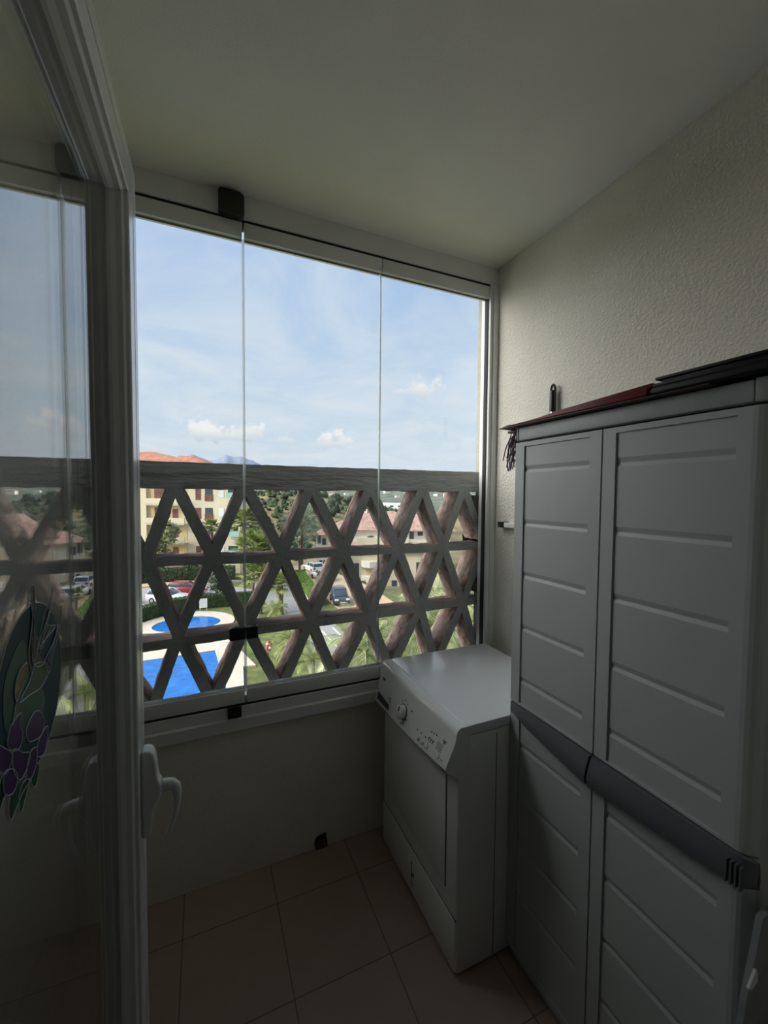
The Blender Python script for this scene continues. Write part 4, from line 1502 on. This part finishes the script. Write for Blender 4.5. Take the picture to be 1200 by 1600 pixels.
# planting along the parking road
hedge_run('flowering_hedge', [(-15, 60.2), (-9, 60.6), (-3, 60.7), (1.2, 60.3), (3.6, 59.4)], 1.9, 1.55, M['leaf_dark'], 'loose dark green hedge at the foot of the cream apartment block', 330, 0.16, 9)
for k, (x, y, s) in enumerate([(-11.5, 62.6, 1.5), (-2.0, 63.0, 1.4), (1.6, 62.6, 1.35)]):
    bush('roadside_shrub', x, y, s, M['leaf_mid'], 'rounded green shrub behind the loose hedge before the apartment block', 'shrub', 'shrubs behind the loose hedge', 30 + k, 1.5)
tree('garden_tree', -5.3, 63.6, 9.2, 2.4, M['leaf_pale'], 'leafy pale green tree in front of the cream apartment block', 11, squash=1.3, low=0.5, n=20)
bush('garden_shrub', -8.6, 63.4, 1.2, M['leaf_mid'], 'broad leaved shrub at the foot of the cream apartment block', 'shrub', None, 12, 1.9, size=0.2)
tree('olive_tree', 1.2, 47.8, 3.6, 1.75, M['leaf_grey'], 'round grey green tree behind the clipped hedge', 13, squash=0.9, z=G)
bush('lawn_shrub', 4.9, 24.2, 0.75, M['palm'], 'yellow green shrub at the foot of the young palm', 'shrub', None, 15, 0.8, z=G, size=0.12)

# palms
palm('fan_palm', 0.9, 55.5, -2.7, 1.35, 'fan', M['palm'], 'slim fan palm beside the right corner of the cream apartment block', 21, 24, trunk_r=0.14)
palm('fan_palm', 4.4, 54.0, -2.3, 2.5, 'fan', M['palm'], 'tall fan palm right of the cream block, highest crown', 22, 26)
palm('fan_palm', 5.2, 50.0, -5.2, 2.9, 'fan', M['palm'], 'broad fan palm with its crown just above the road', 23, 28)
palm('fan_palm', 4.9, 41.0, -6.4, 2.3, 'fan', M['palm'], 'fan palm at the right end of the clipped hedge', 24, 28, trunk_r=0.2)
palm('fan_palm', 6.6, 39.6, -7.1, 1.5, 'fan', M['palm'], 'fan palm with thick trunk at the road edge', 25, 26, trunk_r=0.3)
palm('date_palm', 16.0, 73.0, -3.7, 4.3, 'feather', M['palm_grey'], 'grey green feathery date palm on the dry hillside', 26, 40, trunk_r=0.25, leaflets=30, lw=0.010, droop=0.8)
palm('road_palm', 10.6, 57.0, -6.9, 1.6, 'fan', M['palm'], 'fan palm behind the bright hedge, farther from the house', 27, 22, zb=G)
palm('road_palm', 12.3, 57.5, -7.3, 1.35, 'fan', M['palm'], 'fan palm behind the bright hedge, nearer the cream gateway', 28, 22, zb=G)
palm('young_palm', 12.0, 44.9, -8.0, 0.95, 'fan', M['palm'], 'small palm standing behind the dark parked van', 29, 18, zb=G, trunk_r=0.1)
palm('lawn_palm', 5.7, 28.5, -8.8, 1.75, 'feather', M['palm'], 'feathery palm beside the lifebuoy on the lawn', 31, 26, zb=G, trunk_r=0.12, each=False)
palm('lawn_palm', 6.2, 25.0, -8.8, 1.2, 'feather', M['palm'], 'young upright palm at the edge of the pale road', 32, 20, zb=G, trunk_r=0.1, droop=0.6)
palm('lawn_palm', 5.9, 37.6, -8.9, 1.25, 'feather', M['palm'], 'low bushy palm at the foot of the trunks by the road', 36, 22, zb=G, trunk_r=0.12)
palm('balcony_palm', 6.0, 15.6, -4.9, 2.2, 'feather', M['palm_pale'], 'big pale feathery palm just below the balcony, beside the road', 33, 34, True, zb=G, trunk_r=0.16, leaflets=30, lw=0.012)
palm('balcony_palm', 8.9, 14.9, -4.1, 2.2, 'feather', M['palm_pale'], 'big pale feathery palm below the balcony, middle one of three', 34, 34, True, zb=G, trunk_r=0.16, leaflets=30, lw=0.012)
palm('balcony_palm', 11.2, 12.8, -3.9, 2.0, 'feather', M['palm_pale'], 'big pale feathery palm below the balcony, behind the dryer corner', 35, 30, True, zb=G, trunk_r=0.16, leaflets=30, lw=0.012)

for k, (x, y, s_, h_) in enumerate([(12.4, 21.6, 1.9, 1.75), (15.6, 20.2, 2.0, 1.75), (13.6, 17.2, 1.5, 1.5), (18.9, 18.4, 2.0, 1.7), (4.7, 21.5, 1.0, 0.9), (10.9, 16.6, 1.2, 1.5)]):  # dark bushes added to stand in for shade between the palm fronds
    bush('filler_bush', x, y, s_, M['leaf_dark'], 'added dark green bush for the shaded gaps under the pale palms', 'bush', 'added dark bushes under the palms', 80 + k, h_, z=G, n=170)


def reeds(name, x, y, zb, h, spread, n, m, label, seed):
    rnd = random.Random(seed)
    mb = MB()
    for _ in range(n):
        a = rnd.uniform(0, 6.28)
        r0 = spread * 0.35 * rnd.random()
        b = Vector((r0 * math.cos(a), r0 * math.sin(a), 0))
        hh = h * rnd.uniform(0.65, 1.05)
        out = spread * rnd.uniform(0.2, 0.8)
        mid = b + Vector((math.cos(a) * out * 0.35, math.sin(a) * out * 0.35, hh * 0.65))
        tip = b + Vector((math.cos(a) * out, math.sin(a) * out, hh * rnd.uniform(0.75, 1.0)))
        s = Vector((-math.sin(a), math.cos(a), 0)) * 0.028 * h ** 0.5
        mb._add([b - s, b + s, mid + s, tip, mid - s], [(0, 1, 2, 4), (4, 2, 3)], 0)
    o = mb.build(name, m)
    o.location = (x, y, zb)
    return tag(o, label, 'reeds')


reeds('reed_clump', 17.8, 22.6, G, 4.9, 2.2, 260, M['palm_pale'], 'tall light green reed clump beyond the right end of the lattice', 41)
reeds('reed_clump', 14.2, 25.0, G, 4.6, 1.4, 240, M['palm'], 'tall darker green reed clump above the dryer', 42)
tree('leafy_tree', 21.0, 28.5, 8.3, 1.9, M['leaf_mid'], 'leafy green tree at the right end of the lattice', 43, squash=1.4, z=G)
bush('garden_bush', 14.6, 27.5, 1.1, M['leaf_grey'], 'grey green bush on the light lawn before the cream villa', 'bush', None, 45, 0.8, z=G)
mb = MB(); mb.prism([(12.2, 20), (28, 15), (34, 36), (19.5, 37)], 2, G - 2, G + 0.015)
struct('villa_lawn', mb, mat('light_grass', (0.22, 0.25, 0.085), 0.9, 0.25, 1.5, 0.4, 9, col2=(0.33, 0.35, 0.15)), 'light green lawn in front of the cream villa', 'lawn')

# hillside bushes and the woodland band, copies of a few kinds
protos = [bush_mesh(100 + k, 6, 60, 0.12) for k in range(4)]
meshes = {}
rnd = random.Random(5)
spots = []
tries = 0
while len(spots) < 240 and tries < 20000:
    tries += 1
    th = rnd.uniform(4.5, 27)
    rho = rnd.uniform(104, 262)
    x, y = rho * math.sin(R(th)), rho * math.cos(R(th))
    dense = 1.0 if th > 14.5 else (0.85 if rho < 190 else 0.6)
    if rnd.random() > dense:
        continue
    if th > 13.5 and rho < 118:
        continue
    if 222 < rho and 22 < th:
        continue
    sz = rnd.uniform(1.4, 3.4) if th < 15 else rnd.uniform(2.2, 3.8)
    if any((x - a) ** 2 + (y - b) ** 2 < (1.15 * (sz + c)) ** 2 for a, b, c, _ in spots):
        continue
    spots.append((x, y, sz, th))
kinds = ['leaf_dark', 'leaf_grey', 'leaf_mid', 'leaf_dark']
for i, (x, y, s, th) in enumerate(sorted(spots, key=lambda q: q[1])):
    k = i % 4
    if k not in meshes:
        o = protos[k].build('hillside_bush', M[kinds[k]])
        meshes[k] = o
    else:
        o = meshes[k].copy()
        COL.objects.link(o)
    o.location = (x, y, hz(x, y) - 0.3)
    o.scale = (s, s, s * rnd.uniform(0.75, 1.15))
    o.rotation_euler = (0, 0, rnd.uniform(0, 6.28))
    tag(o, 'dark bush growing on the dry hillside behind the lattice', 'bush', 'bushes on the hillside')
# far houses: pale specks on the wooded hills
for i in range(16):
    th = R(6 + 28 * ((i * 7) % 16 + 0.5 * rnd.random()) / 16)
    rho = rnd.uniform(900, 1500)
    x, y = rho * math.sin(th), rho * math.cos(th)
    if i == 0:
        e = empty('hillside_house', 'white speck of a house on the distant wooded hills', 'house', (x, y, hz(x, y)), 0.4, 'houses on the distant hills')
        mb = MB(); mb.box((-9, -7, -3), (9, 7, 7)); mb.build('wall', M['offwhite'], e)
        mb = MB(); mb._add([(-10, -8, 7), (10, -8, 7), (10, 8, 7), (-10, 8, 7), (-4, 0, 10), (4, 0, 10)], [(0, 1, 5, 4), (1, 2, 5), (2, 3, 4, 5), (3, 0, 4), (0, 3, 2, 1)]); mb.build('roof', M['roof_pale'], e)
        h0 = e
    else:
        e = copy_tree(h0)
        e.location = (x, y, hz(x, y))
        e.rotation_euler = (0, 0, rnd.uniform(-0.6, 0.6))
        k = rnd.uniform(0.6, 1.3)
        e.scale = (k, k, k)


# ------------------------------------------------------------------ buildings
def hip(mb, x0, x1, y0, y1, z0, z1, ri, rj, over=0.0, t=0.18):
    """hip roof over a rectangle: ridge from x0+ri to x1-rj"""
    ym = (y0 + y1) / 2
    a = [(x0, y0, z0), (x1, y0, z0), (x1, y1, z0), (x0, y1, z0), (x0 + ri, ym, z1), (x1 - rj, ym, z1)]
    b = [(x0, y0, z0 - t), (x1, y0, z0 - t), (x1, y1, z0 - t), (x0, y1, z0 - t)]
    mb._add(a + b, [(0, 1, 5, 4), (1, 2, 5), (2, 3, 4, 5), (3, 0, 4), (6, 9, 8, 7), (0, 6, 7, 1), (1, 7, 8, 2), (2, 8, 9, 3), (3, 9, 6, 0)], 0)


def pt(u, d):
    """plan point u to the right and d ahead along the building line direction"""
    return (math.cos(YAW) * u + math.sin(YAW) * d, -math.sin(YAW) * u + math.cos(YAW) * d)


ax, ay = pt(-20.6, 60.0)
ap = empty('apartment_block', 'cream apartment block with a red tiled roof beyond the pools', 'building', (ax, ay, G), -YAW)
B0 = 1.6 - G                      # eye level above ground
FH = 2.80
mb = MB()
mb.box((-13.9, 0, -1), (-0.5, 5, 13.9)); mb.box((-34, -0.5, -1), (-13.9, 13, 13.9))
mb.build('wall', M['cream'], ap)
mb = MB(); hip(mb, -35, 0.3, -1.2, 14, 14.0, 18.2, 6, 16.8); mb.build('roof', M['roof'], ap)
mb = MB(); hip(mb, -14.5, 0.1, -1.4, 8.0, 14.02, 17.3, 3.6, 9.0); mb.build('roof', M['roof'], ap)
for k in range(4):
    zt = B0 + 0.65 - FH * k - 0.0       # window heads
    if k == 0:
        zt = B0 + 0.65
    # stair slit, latticed windows, shuttered windows
    mb = MB(); mb.box((-6.95, -0.04, zt - 1.65), (-6.15, 0.1, zt)); mb.build('window', M['brick'], ap)
    mb = MB(); mb.box((-5.55, -0.05, zt - 1.75), (-4.45, 0.1, zt)); w_ = mb.build('window', M['win'], ap)
    mb = MB()
    mb.box((-5.58, -0.12, zt - 1.78), (-4.42, -0.03, zt - 0.85))
    l_ = mb.build('brick_lattice', M['brick'], w_)
    mb = MB(); mb.box((-3.55, -0.05, zt - 1.25), (-2.80, 0.1, zt - 0.05)); mb.build('window', M['shutter'], ap)
    mb = MB(); mb.box((-2.2, -0.06, zt - 1.05), (-0.8, 0.1, zt + 0.05)); w_ = mb.build('window', M['win'], ap)
    mb = MB(); mb.box((-2.3, -0.50, zt - 1.35), (-0.5, -0.44, zt - 0.55)); mb.build('balcony_glass', M['green_glass'], w_)
    # balcony on the left with its recess, door and parapet
    mb = MB(); mb.box((-13.6, -0.045, zt - 2.0), (-8.2, 0.2, zt)); r_ = mb.build('balcony_recess', M['cream_deep'], ap)
    mb = MB(); mb.box((-13.75, -1.1, zt - 2.35), (-8.1, -0.95, zt - 1.45)); mb.box((-13.75, -1.1, zt - 2.45), (-8.1, 0.0, zt - 2.25)); mb.build('balcony_parapet', M['cream'], ap)
    mb = MB(); mb.box((-12.8, -0.30, zt - 2.0), (-11.4, -0.06, zt)); mb.build('brick_screen', M['brick'], r_)
    mb = MB(); mb.box((-10.3, -0.10, zt - 2.0), (-9.5, -0.05, zt - 0.2)); mb.build('balcony_door', M['brick'], r_)
    mb = MB(); mb.box((-22, -0.56, zt - 1.8), (-20, -0.4, zt)); mb.build('window', M['win'], ap)
mb = MB(); mb.box((-35, -1.0, 13.55), (0.5, 0.2, 13.85)); mb.build('cornice', M['cream'], ap)

# cream villa block on the right, lower down the slope
hx, hy = pt(0.0, 84.0)
vl = empty('villa', 'cream villa with pale red roofs, terrace and balconies below the hills', 'building', (hx, hy, -19.0), -YAW)
V0 = 1.6 + 19.0


def vz(py):
    return V0 - 0.131 * (py - 774)


def vu(px):
    return (px - 600) * 0.131


mb = MB()
mb.box((vu(523), 0, -2), (vu(704), 14, vz(826)))
mb.build('wall', M['offwhite'], vl)
mb = MB(); mb.box((vu(491) + .6, -1.5, -2), (vu(526), 9, vz(838))); lw_ = mb.build('wing_wall', M['offwhite'], vl)
mb = MB(); hip(mb, vu(489), vu(536), -2.4, 10, vz(836), vz(815), 6.0, 0.3); mb.build('roof', M['roof_pale'], vl)
mb = MB(); hip(mb, vu(519), vu(665), -1.0, 15, vz(829), vz(802), 3.8, 6.2); mb.build('roof', M['roof_pale'], vl)
mb = MB(); hip(mb, vu(628), vu(712), -1.6, 11, vz(829), vz(806), 3.0, 5.0); mb.build('roof', M['roof_pale'], vl)
mb = MB(); mb.box((vu(560), -4.6, vz(852)), (vu(637), 0.2, vz(843))); mb.box((vu(560), -4.6, vz(843)), (vu(637), -4.4, vz(838))); tr_ = mb.build('terrace', M['cream'], vl)
mb = MB(); mb.box((vu(594), -0.4, vz(843)), (vu(606), 0.1, vz(831))); mb.build('terrace_door', M['win'], tr_)
mb = MB(); mb._add([(vu(551), -6.2, vz(857)), (vu(672), -6.2, vz(857)), (vu(672), -4.0, vz(845)), (vu(551), -4.0, vz(845)), (vu(551), -6.2, vz(858)), (vu(672), -6.2, vz(858)), (vu(672), -4.0, vz(857)), (vu(551), -4.0, vz(857))],
                   [(0, 1, 2, 3), (4, 7, 6, 5), (0, 4, 5, 1), (1, 5, 6, 2), (2, 6, 7, 3), (3, 7, 4, 0)]); mb.build('roof', M['roof_pale'], vl)
mb = MB(); mb.box((vu(547), -5.4, -2), (vu(690), 0, vz(856))); mb.build('wall', M['cream'], vl)
for a, b, c, d, q in [(498, 503, 838, 850, -1.56), (505, 511, 842, 852, -1.56), (501, 505, 876, 886, -1.56), (507, 511, 876, 885, -1.56),
                      (548.5, 553, 870, 887, -5.46), (557, 564, 875, 894, -5.46), (584, 590, 884, 904, -5.46), (569, 575, 902, 920, -5.46),
                      (648, 665, 873, 889, -5.46), (640, 647, 826, 843, -0.06), (653, 661, 828, 838, -0.06), (668, 676, 828, 838, -0.06), (612, 620, 900, 912, -5.46)]:
    mb = MB(); mb.box((vu(a), q, vz(d)), (vu(b), q + 0.2, vz(c))); mb.build('window', M['win'], vl)
for z0, z1 in ((880, 871), (903, 893)):
    mb = MB()
    arc = [(vu(567) , -5.4), (vu(571), -6.6), (vu(580), -7.2), (vu(592), -6.6), (vu(598), -5.4)]
    mb.prism(arc, 2, vz(z0), vz(z1)); mb.build('balcony', M['offwhite'], vl)
mb = MB(); mb.box((vu(574), -5.46, vz(893)), (vu(590), -5.3, vz(880))); mb.build('balcony_recess', M['cream_deep'], vl)
ch = MB(); ch.box((vu(570), 6, vz(806)), (vu(572), 7, vz(799))); ch.build('chimney', M['offwhite'], vl)
bx, by = pt(vu(578), 84 - 2.2)
bush('terrace_bush', bx, by, 0.95, M['leaf_grey'], 'rounded bush on the terrace of the cream villa', 'bush', None, 61, 0.75, z=-19 + vz(843) + 0.1)
for k, (px, d, py, s) in enumerate([(564, 74, 917, 1.3), (579, 73, 926, 1.2), (594, 72, 920, 1.0), (505, 79, 902, 1.1), (520, 75, 912, 1.3)]):
    bx, by = pt((px - 600) / 641 * d, d)
    bush('villa_shrub', bx, by, s, M['leaf_mid'] if k % 2 else M['leaf_dark'], 'green shrub at the foot of the cream villa', 'shrub', 'shrubs round the villa', 70 + k, 1.3, z=1.6 - (py + 8 - 774) / 641 * d)
# gateway
gx, gy = pt((494 - 600) / 641 * 66, 66)
gt = empty('gateway', 'small cream gateway with a tiled cap beside the villa', 'gateway', (gx, gy, hz(gx, gy)), -YAW)
zc = 1.6 - (889 - 774) / 641 * 66 - hz(gx, gy)
for dx in (-0.3, 0.3):
    mb = MB(); mb.box((dx - 0.14, -0.2, -0.5), (dx + 0.14, 0.2, zc)); mb.build('pillar', M['cream'], gt)
mb = MB(); hip(mb, -0.75, 0.75, -0.5, 0.5, zc + 0.1, zc + 0.5, 0.5, 0.5); mb.build('cap', M['roof_pale'], gt)
# long white building in the valley
lx, ly = pt((622 - 600) / 641 * 250, 250)
wz = 1.6 - (796 - 774) / 641 * 250
wbk = empty('white_hall', 'long low white building in the valley behind the villa', 'building', (lx, ly, wz), -YAW - 0.15)
mb = MB(); mb.box((-11, 0, -6), (15, 10, 3.4)); mb.build('wall', M['shutter'], wbk)
for k in range(3):
    mb = MB(); mb.box((-5 + 5 * k, -0.1, 1.0), (-3.0 + 5 * k, 0.1, 2.0)); mb.build('window', M['win'], wbk)


# ------------------------------------------------------------------ cars
def car(x, y, rz, paint, label, z=G + 0.04, L=4.2, Hh=1.46, Wd=1.72, van=0.0):
    e = empty('car', label, 'car', (x, y, z), rz)
    h = Wd / 2
    b = L / 2
    mb = MB()
    low = [(-b, 0.30), (-b + 0.02, 0.80), (-b + 0.10, 0.92), (0.55 + van, 0.95), (b - 0.35, 0.80), (b - 0.06, 0.66), (b, 0.50), (b - 0.02, 0.26), (b - 0.4, 0.20), (-b + 0.4, 0.20)]
    mb.prism(low, 1, -h, h)
    mb.build('body', M[paint], e, bevel=0.06)
    mb = MB()
    g = [(-b + 0.12, 0.90), (-b + 0.45, Hh - 0.06), (-0.1 + van, Hh - 0.04), (0.85 + van, 0.92)]
    mb.prism(g, 1, -h + 0.10, h - 0.10)
    mb.build('windows', M['win'], e, bevel=0.03)
    mb = MB()
    rf = [(-b + 0.36, Hh - 0.12), (-b + 0.50, Hh), (-0.18 + van, Hh), (0.04 + van, Hh - 0.10)]
    mb.prism(rf, 1, -h + 0.14, h - 0.14)
    for s in (-1, 1):
        for xx, x2 in ((-b + 0.10, -b + 0.47), (-0.50 + van, -0.45 + van), (0.86 + van, 0.0 + van)):
            mb.tube([(xx, s * (h - 0.10), 0.90), (x2, s * (h - 0.13), Hh - 0.05)], 0.045, 6)
    mb.build('roof', M[paint], e, bevel=0.02)
    for sx in (-b + 0.75, b - 0.80):
        for s in (-1, 1):
            mb = MB(); mb.cyl((sx, s * (h - 0.18) - (0.0 if s > 0 else 0.2), 0.30), 0.30, 0.2, 1, 20)
            w = mb.build('wheel', M['tyre'], e)
            mb = MB(); mb.cyl((sx, s * (h + 0.022) - 0.012, 0.30), 0.18, 0.024, 1, 16); mb.build('hub', M['chrome'], w)
    for s in (-1, 1):
        mb = MB(); mb.box((b - 0.30, s * (h - 0.42), 0.60), (b - 0.03, s * (h - 0.02), 0.74)); mb.build('headlight', M['shutter'], e, bevel=0.02)
        mb = MB(); mb.box((-b - 0.01, s * (h - 0.35), 0.62), (-b + 0.1, s * (h - 0.03), 0.85)); mb.build('tail_light', M['car_red'], e, bevel=0.02)
    mb = MB(); mb.box((b - 0.04, -0.26, 0.38), (b + 0.015, 0.26, 0.49)); mb.build('number_plate', M['shutter'], e)
    return e


car(-1.85, 51.6, R(-28), 'car_red', 'red hatchback parked beyond the clipped hedge')
car(-3.5, 48.6, R(-30), 'car_white', 'white hatchback parked next to the red car')
car(-8.3, 49.9, R(-30), 'car_dark', 'dark car parked next to the white hatchback')
car(-7.6, 45.4, R(-25), 'car_white', 'white car parked closest to the clipped hedge, at the left')
car(13.2, 41.8, R(-97), 'car_blue', 'dark blue van parked on the tan pavement', Hh=1.55, van=0.35, L=3.7, Wd=1.62)
car(14.6, 54.0, R(100), 'car_white', 'white car parked behind the bright hedge, the nearer of two', z=G + 0.04)
car(14.9, 60.3, R(100), 'car_white', 'white car parked behind the bright hedge, the farther of two', z=G + 0.04)
